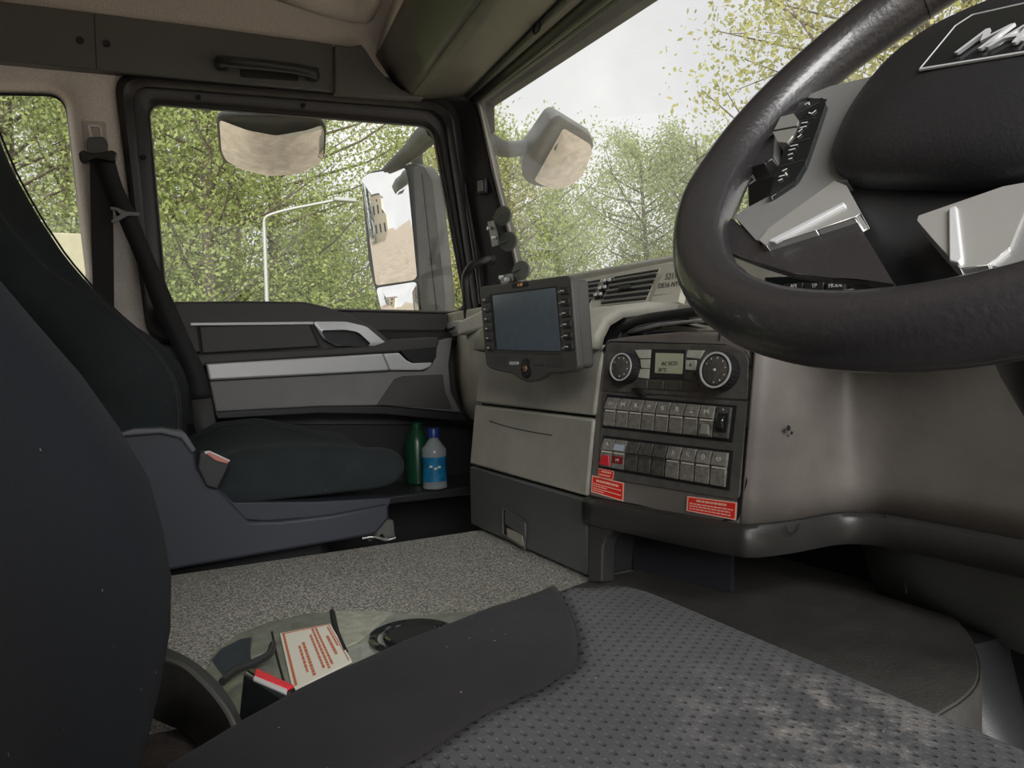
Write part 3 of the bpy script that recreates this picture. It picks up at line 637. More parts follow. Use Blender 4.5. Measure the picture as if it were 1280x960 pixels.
def seg_icon(o, P, kind, sw, m=M_print):
    S = {'axle': [((-.8, .8), (-.8, -.8)), ((.8, .8), (.8, -.8)), ((-.8, 0), (.8, 0)), ((-.3, .5), (-.3, -.2)), ((.3, .5), (.3, -.2))],
         'car': [((-.8, -.3), (-.5, .4)), ((-.5, .4), (.1, .5)), ((.2, .1), (.8, .1)), ((-.8, -.3), (-.2, -.4)), ((.3, -.4), (.8, -.1))],
         'hook': [((-.6, -.8), (-.2, .5)), ((.6, -.8), (.2, .5)), ((-.5, .7), (.5, .7)), ((-.4, -.1), (.4, -.1)), ((0, .4), (0, -.5))],
         'bed': [((-.8, .4), (.8, .4)), ((-.5, .3), (-.5, -.3)), ((0, .3), (0, -.3)), ((.5, .3), (.5, -.3))],
         'fan': [((-.8, .1), (0, .8)), ((-.1, .1), (.8, .6)), ((-.6, -.6), (.4, -.2)), ((-.7, -.2), (.2, .2)), ((0, -.8), (.7, -.1))],
         'arrow': [((-.6, .8), (.6, -.8)), ((.1, .8), (.1, -.1)), ((.6, .8), (.6, -.8)), ((-.6, -.8), (-.1, .1)), ((-.5, .1), (-.1, .6))],
         'lift': [((-.3, .8), (.3, .8)), ((-.3, .2), (.3, .2)), ((-.7, -.7), (.7, -.7)), ((-.7, -.7), (0, -.3)), ((.7, -.7), (0, -.3))],
         'coil': [((-.5, .5), (-.2, -.4)), ((.2, .5), (.5, -.3)), ((-.5, .5), (.2, .5))],
         'flag': [((-.6, .4), (.6, .4)), ((-.6, 0), (.6, 0))],
         'seat': [((-.2, .8), (0, .3)), ((-.7, -.2), (.6, -.1)), ((-.3, .2), (.6, .4)), ((-.6, -.7), (-.1, -.2))],
         'crane': [((-.6, .5), (.7, .6)), ((-.5, .5), (-.2, -.5)), ((.1, 0), (.5, -.6))],
         'ring': [((-.6, -.3), (-.6, .4)), ((-.6, .4), (0, .8)), ((0, .8), (.6, .4)), ((.6, .4), (.6, -.3)), ((.6, -.3), (0, -.7)), ((0, -.7), (-.6, -.3)), ((0, .3), (0, -.2))],
         'batt': [((-.8, -.5), (-.8, .3)), ((-.8, .3), (.8, .3)), ((.8, .3), (.8, -.5)), ((.8, -.5), (-.8, -.5)), ((-.5, .4), (-.5, .6)), ((.5, .4), (.5, .6)), ((-.4, -.1), (-.1, -.1)), ((.2, -.1), (.5, -.1))]}[kind]
    g = []
    for a, b in S:
        a = P+PU*a[0]*sw+PY*a[1]*sw; b = P+PU*b[0]*sw+PY*b[1]*sw; d = (b-a).normalized().cross(PNn)*.00045
        g.append(prism_geo([a-d, b-d, b+d, a+d], PNn*.0003))
    return multi('icon', g, m, o, smooth=False)
for ri, Q in enumerate(ROW):
    TL, TR, BR, BL = [RC(*p, 0) for p in Q]
    prism('row_recess', [RC(*p, .0023) for p in ((Q[0][0]-3, Q[0][1]-4), (Q[1][0]+3, Q[1][1]-3), (Q[2][0]+2.5, Q[2][1]+3.5), (Q[3][0]-3, Q[3][1]+2.5))], -PNn*.001, M_deep, sp_, bev=0)
    for i in range(9):
        def q(u, v, o=0): return TL.lerp(TR, u).lerp(BL.lerp(BR, u), v)+PNn*o
        u0, u1 = i/9+.005, (i+1)/9-.005
        dk = ri == 1 and i in (2, 3, 4)
        if ri == 0 and i == 8:
            s = prism('dimmer', [q(u0, 0, .006), q(u1, 0, .006), q(u1, .98, .006), q(u0, .98, .006)], -PNn*.006, M_keyd, sp_, bev=.0008)
            prism('slot', [q(u0+.018, .2, .0065), q(u1-.012, .2, .0065), q(u1-.012, .8, .0065), q(u0+.018, .8, .0065)], -PNn*.001, M_deep, s, bev=0)
            c = q((u0+u1)/2+.002, .5, .001); lathe('wheel', c-PU*.0045, PU, [(0, .0105), (.001, .0115), (.008, .0115), (.009, .0105)], M_gls, s, seg=28)
            seg_icon(s, q((u0+u1)/2, .09, .0064), 'flag', .002); continue
        # rocker: two facets meeting at a shallow valley
        a = [q(u0, 0, .0055), q(u1, 0, .0055), q(u1, .40, .0090), q(u0, .40, .0090)]
        b = [q(u0, .52, .0075), q(u1, .52, .0075), q(u1, .98, .0050), q(u0, .98, .0050)]
        s = multi('switch', [prism_geo(a, -PNn*.008), prism_geo([q(u0, .40, .0065), q(u1, .40, .0065), q(u1, .52, .0065), q(u0, .52, .0065)], -PNn*.004), prism_geo(b, -PNn*.008)], M_keyd if dk else M_key, sp_, bev=.0007)
        ind = prism('indicator', [q(u0+.006, .435, .0072), q(u1-.006, .435, .0072), q(u1-.006, .48, .0072), q(u0+.006, .48, .0072)], -PNn*.001, M_stk if not dk else M_metg, s, bev=0)
        ic = icons[ri][i]
        if ic and ic != 'flag': seg_icon(s, q((u0+u1)/2, .2, .0080), ic, .0042)
        if ri == 0 and i == 7: tag(prism('lock_tab', [q(u0+.025, .6, .0085), q(u1-.025, .6, .0085), q(u1-.015, .92, .0085), q(u0+.015, .92, .0085)], -PNn*.004, mat('light_tab', (.3, .3, .28), .4), s, bev=.001), 'pale raised lock tab')
        if ri == 1 and i == 0: tag(prism('lock_tab', [q(u0+.02, .58, .0085), q(u1-.02, .58, .0085), q(u1-.005, .93, .0085), q(u0+.005, .93, .0085)], -PNn*.004, M_redk, s, bev=.001), 'red raised lock tab')
        if ri == 1 and i == 1:
            tag(prism('blue_print', [q(u0+.004, .15, .0078), q(u1-.006, .15, .0078), q(u1-.006, .36, .0092), q(u0+.004, .36, .0092)], PNn*.0002, mat('pale_blue_print', (.50, .58, .68), .4), s, bev=0), 'pale blue patch')
            tag(prism('red_print', [q(u0+.004, .56, .0076), q(u1-.006, .56, .0076), q(u1-.006, .80, .0066), q(u0+.004, .80, .0066)], PNn*.0002, mat('dark_red_print', (.30, .015, .02), .4), s, bev=0), 'dark red patch')
            seg_icon(s, q((u0+u1)/2, .68, .0082), 'axle', .003)

# warning stickers: red with pale border and illegible rows of words
def sticker(name, label, quad, off, rows_, base=M_red, inkm=M_pink):
    TL, TR, BR, BL = [RC(*p, off) for p in quad]
    t = thing(name, label, 'sticker', TL)
    def q(u, v, o=0): return TL.lerp(TR, u).lerp(BL.lerp(BR, u), v)+PNn*o
    prism('border', [TL, TR, BR, BL], -PNn*.0004, inkm, t, bev=0)
    mu, mv = .03, .07
    prism('face', [q(mu, mv, .0002), q(1-mu, mv, .0002), q(1-mu, 1-mv, .0002), q(mu, 1-mv, .0002)], -PNn*.0002, base, t, bev=0)
    g = []; rnd = random.Random(len(label))
    for v0, h, ua, ub in rows_:
        u = ua
        while u < ub:
            wd = rnd.uniform(.04, .10); e_ = min(u+wd, ub)
            g.append(prism_geo([q(u, v0, .0003), q(e_, v0, .0003), q(e_, v0+h, .0003), q(u, v0+h, .0003)], PNn*.0001)); u = e_+.014
    multi('print_rows', g, inkm, t, smooth=False)['kind'] = 'stuff'
    return t
sticker('warning_sticker', 'large red warning sticker at the lower left corner of the switch panel', [(740, 594), (780, 603.5), (779, 627), (739, 615)], .0012, [(.18, .13, .15, .85), (.42, .06, .06, .92), (.54, .06, .06, .5), (.68, .06, .06, .92), (.80, .06, .06, .4)])
sticker('warning_sticker', 'small torn red sticker overlapping the larger red one below the red switch tab', [(748.5, 585), (767.5, 589), (766, 600), (747.5, 596)], .0032, [(.2, .2, .2, .85), (.6, .15, .1, .8)])
sticker('warning_sticker', 'wide red warning sticker at the lower right of the switch rows', [(859, 620), (921.5, 628), (920, 650.5), (858, 638.5)], .0026, [(.17, .13, .2, .8), (.42, .08, .06, .93), (.58, .08, .06, .88), (.75, .08, .06, .9)])

# knee panel: runs forward from the stack, then along the cab in front of the driver
def path(pts, n): return smooth_pts(pts, n)
def kneepath(z, dx=0, dy=0):
    k = (z-.516)/.3
    base = [(.709+.040*k*1.0, .724), (.725+.045*k, .712), (.78+.05*k, .702), (.86+.02*k, .700), (.895-.01*k, .675), (.905-.02*k, .62), (.908-.03*k, .50), (.908-.05*k, .30), (.905-.05*k, .05), (.905-.05*k, -.17)]
    return smooth_pts([V((x+dx, y+dy, z)) for x, y in base], 5)
kp = thing('knee_panel', 'worn brown-grey lower dash panel curving forward beside the switch rows', 'panel', (.85, .4, .52))
loft('panel_skin', [kneepath(z) for z in (.521, .56, .60, .66, .72, .77, .80)], M_brn, kp, closed=False, solid=-.012, angle=60)
for k_, (a, b, r) in enumerate(((984, 535, .004), (988, 541, .0025))):
    p = RP(a, b, (.80, .700, .6), (0, 1, 0)); lathe('chip_mark', p+V((0, -.002, 0)), (0, -1, 0), [(0, r), (.0004, r*.9)], M_deep, kp, seg=9)
# ledge below stack, continuing round
def ledge(z, dx):
    base = [(.6512, .988), (.690, .80), (.7085, .735), (.722, .712), (.78, .700), (.86, .697), (.893, .672), (.903, .62), (.906, .50), (.906, .30), (.903, .05), (.903, -.17)]
    return smooth_pts([V((x+dx, y+dx*.35, z)) for x, y in base], 5)
lg = thing('dash_ledge', 'dark moulded ledge running under the switch rows and knee panel', 'trim', (.8, .5, .5))
loft('ledge_lip', [ledge(.5185, .02), ledge(.5185, -.004), ledge(.514, -.009), ledge(.490, -.009), ledge(.482, -.004), ledge(.480, .02)], mat('ledge_plastic', (0.034, 0.033, 0.031), .36, bump=.5, var=.15), lg, closed=False, solid=-.003, angle=50)
for (a, b, y_) in ((988, 655, None), ):
    c = RP(a, b, (0, .693, 0), (0, 1, 0)); tube('plug_cap_edge', [c+V((.012*math.cos(t), -.003, .012*math.sin(t)-.0)) for t in [math.pi+i*math.pi/8 for i in range(9)]], .0007, M_deep, lg, seg=5)
tube('ledge_joint', [RX(a, b, .892) for a, b in ((1107, 643), (1107.5, 669))], .001, M_deep, lg, seg=5)
# panel with a storage niche below the ledge
nich = [RC(*p, -.004) for p in ((735, 630), (926, 668), (928, 694), (904, 687), (860, 676), (810, 666), (780, 662), (766, 664), (757, 672), (753, 684), (752, 728), (735, 728))]
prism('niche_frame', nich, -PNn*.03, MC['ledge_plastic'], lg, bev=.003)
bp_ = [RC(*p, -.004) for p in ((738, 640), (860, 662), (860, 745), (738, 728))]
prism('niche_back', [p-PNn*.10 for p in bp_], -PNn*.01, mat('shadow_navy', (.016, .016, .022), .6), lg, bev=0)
kick = [[V((.905, y, z+.0)) for y in (.70, .60, .45, .30, .1, -.17)] for z in (.487,)]+[[V((.925, y, .43)) for y in (.70, .60, .45, .30, .1, -.17)], [V((.95, y, z)) for y, z in ((.70, TZ), (.60, .385), (.45, .365), (.30, .35), (.1, .34), (-.17, .33))]]
loft('lower_panel', kick, M_drw, lg, closed=False, solid=-.01, angle=60)
tube('panel_seam', [RP(a, b, (.920, 0, .43), (1, 0, -.4)) for a, b in ((1121, 680), (1128, 712), (1133, 742))], .0012, M_deep, lg, seg=5)
# column foot: trim post between the tunnel and the pedals
pf = thing('pedal_column_cover', 'black moulded column cover standing between the tunnel and the pedals', 'cover', (.88, .5, 0))
rings = []
for z, x, y, r in ((.385, .935, .585, .06), (.36, .925, .565, .05), (.30, .90, .515, .035), (.2, .86, .46, .03), (.1, .83, .43, .032), (.0, .82, .41, .035)):
    rings.append([V((x+r*1.3*math.cos(a), y+r*math.sin(a)*.8, z)) for a in [2*math.pi*i/16 for i in range(16)]])
loft('cover', rings, M_blk, pf, angle=60)

# =================================================================== MONITOR
MX = .600
def RM(a, b, off=0): return RX(a, b, MX-off)
mo = thing('display_monitor', 'black vehicle monitor with grey-blue screen and side buttons mounted before the console', 'monitor', RM(665, 410))
hs = rounded([(599, 358.5), (713, 343.5), (722.5, 464), (700, 467), (685, 467), (672, 476), (660, 478.5), (650, 475), (640, 467), (622, 464), (607.5, 459)], [5, 9, 9, 2, 4, 6, 5, 5, 5, 3, 10])
prism('housing', [RM(*p) for p in hs], (.012, 0, 0), M_mon, mo, bev=.003, seg=3)
prism('rear_shell', [RX(a, b, MX+.011) for a, b in rounded([(603, 362), (711, 347), (719, 462), (611, 455)], 8)], (.035, 0, 0), M_mon, mo, bev=.006, seg=3)
prism('screen_recess', [RM(a, b, .0004) for a, b in ((612, 368), (695.5, 357.5), (702.5, 441), (619, 440))], (.002, 0, 0), M_deep, mo, bev=0)
prism('screen', [RM(a, b, .0010) for a, b in ((615.5, 369.5), (693.7, 359.7), (700.6, 439), (621.5, 437))], (.001, 0, 0), M_scr, mo, bev=0)
prism('screen_sill', [RM(a, b, .0012) for a, b in ((619, 438.2), (701, 440), (701.5, 442.5), (618.5, 440.5))], (.001, 0, 0), M_metg, mo, bev=0)
pl_ = prism('badge', [RM(a, b, .0008) for a, b in rounded([(639.5, 354.5), (660, 352), (660.5, 358), (640, 360.5)], 2.5)], (.001, 0, 0), M_deep, mo, bev=0)
mu = (RM(693.7, 359.7)-RM(615.5, 369.5)); mu.z *= 0; mu.normalize()
text('lettering', 'M-387', RM(650, 356.3, .001), V((0, -1, 0)), V((0, 0, 1)), .0068, M_orange, pl_)
def mbtn(a, b, wpx, hpx):
    x0 = a-wpx/2; 
    bt = prism('side_button', [RM(*p, .003) for p in rounded([(a-wpx/2, b-hpx/2+.6), (a+wpx/2, b-hpx/2-.2), (a+wpx/2+.5, b+hpx/2-.2), (a-wpx/2+.5, b+hpx/2+.4)], 1.2, 3)], (.003, 0, 0), M_blk, mo, bev=.0008)
    prism('button_mark', [RM(*p, .0033) for p in ((a-wpx/2-.2, b-.6), (a-.4, b-.8), (a-.4, b+.9), (a-wpx/2-.2, b+.9))], (.0004, 0, 0), M_print, bt, bev=0)
for i in range(6):
    mbtn(704.8+i*1.05, 363.2+i*14, 9.5, 9.2); mbtn(606+i*1.1, 374.5+i*12, 5.5, 7.5)
for i in range(6):
    prism('tick', [RM(*p, .0005) for p in ((697+i*1.0, 364.8+i*14), (700.2+i*1.0, 364.4+i*14), (700.2+i*1.0, 365.2+i*14), (697+i*1.0, 365.6+i*14))], (.0003, 0, 0), M_print, mo, bev=0)
pc = RM(658.5, 460.5, .0)
lathe('control_pad', pc, (-1, 0, 0), [(0, .0165), (.002, .016), (.0026, .013)], M_deep, mo, seg=28)
lathe('pad_centre', pc+V((-.002, 0, 0)), (-1, 0, 0), [(0, .0055), (.002, .005), (.0022, .003)], mat('copper_pad', (.4, .25, .15), .3, metal=.6), mo, seg=16)
for i in range(8):
    a = 2*math.pi*i/8+.2; box('pad_mark', pc+V((-.0028, math.cos(a)*.0105, math.sin(a)*.0105)), (.0006, .003, .002), M_metg, mo, bev=0)
for a, b in ((642, 454), (675, 455)):
    prism('pill_button', [RM(*p, .0015) for p in rounded([(a-5.5, b-2), (a+5.5, b-2), (a+5.5, b+2), (a-5.5, b+2)], 1.8)], (.002, 0, 0), M_slv if a < 650 else M_metg, mo, bev=0)
g = []
for cx, cy, wd in ((626, 452, 14), (694, 453, 19)):
    for i in range(7):
        for j in range(6):
            p = RM(cx-wd/2+wd*i/6, cy-6+12*j/5, .0003); g.append(prism_geo([p+V((0, -.0007, -.0007)), p+V((0, .0007, -.0007)), p+V((0, .0007, .0007)), p+V((0, -.0007, .0007))], (-.0003, 0, 0)))
multi('speaker_holes', g, M_deep, mo, smooth=False)['kind'] = 'stuff'
tube('mount_arm', [V((MX+.04, 1.16, .80)), V((MX+.07, 1.17, .80)), V((.70, 1.18, .785))], .012, M_blk, mo, smoothn=4)

# discs on brackets at the pillar
def disc_mount(name, label, discs, br, x):
    t = thing(name, label, 'bracket', RP(*br[0], (x, 0, 0), (1, 0, 0)))
    for (a, b, rx) in discs:
        c = RX(a, b, x+.03); lathe('disc', c, (-.82, -.55, .1), [(0, rx*.95), (.002, rx), (.006, rx*.9), (.008, rx*.3)], M_disc, t, seg=32)
        s = RX(a-13, b+2, x-.005); tube('blade', [s, c+V((-.008, -.006, .002))], [.0035, .0022], M_blk, t, seg=6)
    p = [RX(*q, x-.004) for q in br]; prism('plate', p, (.004, .002, 0), M_metg, t, bev=.001)
    for q in (.3, .7):
        c = p[0].lerp(p[2], q); lathe('pin', c, (-1, 0, 0), [(0, .005), (.01, .0045)], M_slv, t, seg=12)
    return t
disc_mount('disc_bracket', 'metal bracket holding two round grey-green discs on the windscreen pillar', [(629, 270, .027), (636, 302, .027)], [(609, 277), (617, 275), (624, 306), (615, 309)], .93)
t_ = disc_mount('disc_bracket', 'single round grey-green disc standing behind the top edge of the monitor', [(652, 338, .024)], [(624, 345), (640, 341), (641, 351), (627, 357)], .87)
gr = thing('grab_rail', 'black curved grab rail at the foot of the windscreen pillar', 'handle', RX(590, 340, .93))
tube('rail', [RX(615, 323, .95), RX(604, 326, .91), RX(590, 332, .88), RX(582, 345, .87), RX(582, 365, .87), RX(585, 402, .88)], .0105, M_blk, gr, seg=12, smoothn=6)
q = RX(613, 323.5, .945); lathe('rail_socket', q, (-.5, -1, 0), [(-.015, .015), (.012, .014), (.014, .009)], M_blk2, gr, seg=16)

# cables lying in the tray
cabs = [[(728, 408), (742, 400), (762, 396), (778, 400), (790, 405)], [(728, 411), (745, 405), (764, 402), (782, 405)], [(765, 424), (778, 411), (800, 400), (835, 394), (880, 388)]]
for i, c in enumerate(cabs):
    x_ = (.76, .77, .735)[i]
    tag(tube('cable', [RX(a, b, x_-.004*j) for j, (a, b) in enumerate(c)], (.006, .005, .0075)[i], M_blk, smoothn=5), ('thin black cable looping beside the monitor, upper one', 'thin black cable beside the monitor, lying lower', 'thick black cable sweeping over the console towards the steering wheel')[i], 'cable')
tag(prism('metal_strip', [RX(*p, .74) for p in ((774, 416), (822, 404), (880, 398), (880, 401), (824, 408), (776, 419))], (.03, 0, 0), M_slv, bev=.001), 'bright metal strip lying in the open tray above the climate unit', 'strip')
tag(prism('folded_card', [RX(*p, .745) for p in ((824, 412), (835, 404), (875, 412), (870, 418))], (.05, 0, .0), mat('grey_card', (.22, .21, .17), .7), bev=.001), 'grey folded card lying in the open tray', 'card')

# radio panel seen through the wheel
rd = thing('radio_panel', 'gloss black key strip with white lettering visible through the steering wheel', 'radio', (.80, .5, .80))
prism('panel', [RX(*p, .80) for p in ((955, 346), (1190, 338), (1200, 372), (955, 376))], (.05, 0, 0), M_gls, rd, bev=.002)
for i, (s, a) in enumerate((('AM', 991.5), ('TP', 1017.5), ('MODE', 1044))):
    k = prism('key', [RX(*p, .796) for p in ((a-11.5, 354.8-i*1.0), (a+11.5, 353.4-i*1.0), (a+11, 367-i), (a-12, 367-i))], (.006, 0, 0), M_blk, rd, bev=.0008)
    text('lettering', s, RX(a, 357.8-i*.5, .7955), (0, -1, 0), (0, 0, 1), .007, M_print, k)
prism('silver_line', [RX(*p, .793) for p in ((1006, 368), (1110, 355.5), (1150, 354), (1110, 357.5), (1010, 370.5))], (.004, 0, 0), M_slv, rd, bev=0)

# =================================================================== STEERING WHEEL
WC = V((.471, .25, .904)); wt = .7799; ws = .0735
WN = V((-math.cos(wt)*math.cos(ws), -math.sin(ws)*math.cos(wt), math.sin(wt)))
wa = V((-math.sin(ws), math.cos(ws), 0)); wu = -(WN.cross(wa))
ph = math.radians(17)
WX = wa*math.cos(ph)+wu*math.sin(ph); WY = -wa*math.sin(ph)+wu*math.cos(ph)
def WL(a, b, h=0): return WC+WX*a+WY*b+WN*h
def WP(px, py, h=0):
    p = RP(px, py, WC+WN*h, WN)-WC; return (p.dot(WX), p.dot(WY))
sw = thing('steering_wheel', 'large black leather steering wheel with silver spokes and a central airbag', 'steering wheel', WC)
# rim: thicker grips where thumbs rest
vs = []; fs = []; NS, NR = 96, 16
for i in range(NS):
    a = 2*math.pi*i/NS; d = WX*math.cos(a)+WY*math.sin(a)
    deg = math.degrees(a) % 360
    swell = sum(math.exp(-((deg-c+180) % 360-180)**2/90.) for c in (28, 152, 215, 325))
    r1 = .0196+.0016*swell
    for j in range(NR):
        b = 2*math.pi*j/NR; ox = math.cos(b)*r1; oz = math.sin(b)*r1*1.05
        vs.append(WC+d*(.21+ox)+WN*oz)
for i in range(NS):
    for j in range(NR):
        fs.append((i*NR+j, i*NR+(j+1) % NR, ((i+1) % NS)*NR+(j+1) % NR, ((i+1) % NS)*NR+j))
rim = link('rim', mesh(vs, fs), M_lth, sw, angle=180)
for c in (28, 152):   # stitched seam rings
    a = math.radians(c+6); d = WX*math.cos(a)+WY*math.sin(a); vs, fs = tube_geo([WC+d*(.21+.0208*math.cos(t))+WN*.0212*math.sin(t) for t in [2*math.pi*k/24 for k in range(24)]], .0006, 5, True); link('seam', mesh(vs, fs), M_deep, rim)
def both(name, px, h, dep, m, r=.004, bev=.003, local=None, par=sw, lab=None):
    pts = local or [WP(a, b, h) for a, b in px]
    pts = [(p[0]*min(1, .212/math.hypot(*p)), p[1]*min(1, .212/math.hypot(*p))) for p in pts]   # never past the rim
    for s in (1, -1):
        q = [(a*s, b) for a, b in pts]
        q = rounded(q, r, 4) if r else q
        o = prism(name, [WL(a, b, h) for a, b in q], -WN*dep, m, par, bev=bev, seg=3)
        if lab: tag(o, lab)
    return o
# spokes
both('spoke_face', [(1004, 121), (1037, 108), (1100, 93), (1090, 160), (1060, 225), (1046, 226), (1000, 262), (953, 301), (945, 300), (918, 270), (930, 262), (965, 243), (1003, 214), (1022, 150), (1034, 124)], -.004, .012, M_slvd, r=.003, lab='dark grey spoke face')
both('spoke_trim', [(949, 300), (962, 284), (1043, 226), (1058, 232), (1076, 266), (1068, 271), (1020, 287), (958, 307)], -.0015, .012, M_slv2, r=.003, lab='bright silver spoke trim')
both('spoke_ridge_highlight', [(960, 302), (964, 298), (1054, 252), (1056, 255), (968, 302)], .0005, .003, M_slv, r=0, bev=.0008)  # brighter silver strip: the highlight along the ridge, put into the colour
lp_ = [WP(a, b, -.006) for a, b in ((905, 268), (918, 275), (953, 308), (1068, 272), (1118, 355), (1080, 349), (1040, 347), (990, 341), (945, 327), (905, 312))]
for q_ in (lp_, [(-max(a, .075), b) for a, b in lp_]):
    prism('spoke_leather', [WL(a, b, -.006) for a, b in rounded(q_, .004, 4)], -WN*.005, M_lth, sw, bev=.002, seg=3)
both('thumb_rest', [(955, 135), (985, 132), (986, 145), (968, 166), (966, 196), (955, 203), (935, 208), (912, 222), (912, 185)], -.004, .014, M_lth, r=.008, bev=.008)
# key pads
both('key_pad', [(1000, 128), (1028, 122), (1032, 130), (1022, 160), (1006, 205), (994, 225), (962, 246), (968, 222), (985, 172), (990, 150)], .0002, .006, M_gls, r=.003, bev=.0012)
both('scroll_key', [(976, 146), (992, 142), (998, 150), (991, 168), (983, 178), (972, 177), (966, 165)], .002, .008, mat('satin_key', (.42, .42, .38), .35, metal=.4), r=.004, bev=.0015, lab='silver scroll key')
both('key_gap', [(966, 162.5), (996, 157), (996, 158.5), (966, 164)], .0024, .001, M_deep, r=0, bev=0)
g = []
for (a, b), (c, d) in (((1006, 131), (1011, 128)), ((1011, 128), (1012, 131)), ((1015, 142), (1020, 138)), ((1015, 142), (1011, 141)), ((1002, 154), (1009, 153)), ((1000, 160), (1008, 158)), ((998, 165), (1003, 161)), ((997, 172), (1002, 168)), ((988, 183), (997, 181)), ((986, 188), (994, 186)), ((985, 194), (991, 192)), ((986, 199), (990, 198)), ((978, 214), (984, 211)), ((974, 221), (981, 219)), ((973, 226), (978, 224)), ((982, 216), (984, 219))):
    p = WL(*WP(a, b, .0008), .0008); q = WL(*WP(c, d, .0008), .0008); e_ = (q-p).normalized().cross(WN)*.0005
    g.append(prism_geo([p-e_, q-e_, q+e_, p+e_], WN*.0003))
multi('key_symbols', g, M_print, sw, smooth=False)['kind'] = 'stuff'
for (a, b), (c, d) in (((1001, 140), (1024, 128)), ((995, 153), (1019, 147)), ((990, 179), (1012, 173)), ((976, 208), (1004, 200))):
    p = WL(*WP(a, b, .0006), .0006); q = WL(*WP(c, d, .0006), .0006); tube('key_split', [p, q], .0004, M_metg, sw, seg=4)
# airbag dome + lower body
AB = [(.0, -.0945), (.055, -.092), (.083, -.078), (.103, -.05), (.116, -.015), (.121, .02), (.112, .046), (.085, .064), (.045, .076), (0, .079)]
full = AB+[(-a, b) for a, b in reversed(AB[1:-1])]
ol = smooth_pts([V((a, b, 0)) for a, b in full], 4, True)
def abring(s, h, sy=None, cy=-.008): return [WL(p.x*s, cy+(p.y-cy)*(sy or s), h) for p in ol]
loft('airbag_cover', [abring(.97, -.012), abring(1.0, -.008), abring(1.0, -.002), abring(.985, .004), abring(.93, .010), abring(.82, .0155), abring(.6, .020), abring(.35, .022), abring(.1, .0225)], M_air, sw, angle=60)
def hubring(h, sx, lo, up_):
    r = []
    for p in ol:
        y = p.y
        y = -.03+(y+.03)*(lo if y < -.03 else up_); x = p.x*sx*(1-.40*min(1, max(0, (-.088-y)/.05)))
        r.append(WL(x, y, h))
    return r
loft('hub_body', [hubring(-.012, .98, .98, .98), hubring(-.018, .97, 1.35, .96), hubring(-.030, .94, 1.80, .92), hubring(-.042, .90, 1.85, .88), hubring(-.065, .82, 1.7, .82), hubring(-.085, .7, 1.45, .7), hubring(-.11, .55, 1.0, .6)], M_blk, sw, angle=60)
loft('hub_boss', [[WL(.055*math.cos(t), -.01+.055*math.sin(t), h) for t in [2*math.pi*k/24 for k in range(24)]] for h in (-.10, -.14)], M_blk, sw, angle=60)
# emblem plate with raised letters
def hdome(a, b):
    lo, hi = 0, 1.02
    r = max(abs(a)/.118, abs((b+.008))/.086); r = min(r, 1)
    return .0225-.012*r**2.4
e1 = WP(1157, 98, .0165); e2 = WP(1200, 44, .0165); e3 = WP(1222, 31, .0165)
emb = [(-e1[0], e1[1]), (e1[0], e1[1]), e2, (e3[0], e3[1]), (-e3[0], e3[1]), (-e2[0], e2[1])]
eb = rounded(emb, [.003, .003, .008, .006, .006, .008], 4)
ep = prism('emblem_plate', [WL(a, b, hdome(a, b)+.0025) for a, b in eb], -WN*.005, M_gls, sw, bev=.0015)
vs, fs = tube_geo([WL(a*1.01, b*1.01+.0, hdome(a, b)+.0018) for a, b in eb], .0011, 6, True); link('emblem_rim', mesh(vs, fs), M_slv, ep)
le = WP(1240, 55, .022)
text('emblem_letters', 'MAN', WL(-.004, le[1]-.001, .0255), -WX, WY, .028, mat('bright_letter', (.7, .7, .72), .3, metal=.2), ep, depth=.001, shear=.35)
# crease under the airbag
col = thing('steering_column', 'black steering column shroud with a lever behind the wheel', 'steering column', WC-WN*.3)
def ringc(h, r, sx=1.0, off=0): return [WL(0, -.01, h)+(wa*sx*math.cos(t)+wu*math.sin(t))*r+wu*off for t in [2*math.pi*k/28 for k in range(28)]]
loft('shroud', [ringc(-.135, .05), ringc(-.14, .072), ringc(-.20, .078), ringc(-.30, .075), ringc(-.36, .07)], M_blk, col, angle=60)
loft('lower_shroud', [ringc(-.36, .06), ringc(-.50, .055), ringc(-.62, .05)], M_deep, col, angle=60)
lv = [RP(*p, (.58, 0, 0), (1, 0, 0)) for p in ((932, 222), (946, 209), (976, 203), (985, 232), (972, 262), (934, 266))]
prism('lever_paddle', lv, (.02, 0, -.004), M_blk, col, bev=.004, seg=3)
tube('lever_stem', [lv[4]+V((.01, 0, .02)), WL(.06, -.02, -.17)], .008, M_blk, col)

# =================================================================== DRIVER SEAT
ds = thing('bucket_seat', 'dark driver seat in the foreground with a dimpled cushion centre and smooth bolsters', 'seat', (.15, .25, 0))
def lerp1(xs, ys, v):
    if v <= xs[0]: return ys[0]
    for (a, b), (c, d) in zip(zip(xs, ys), zip(xs[1:], ys[1:])):
        if v <= c: t = (v-a)/(c-a); return b+(d-b)*t
    return ys[-1]
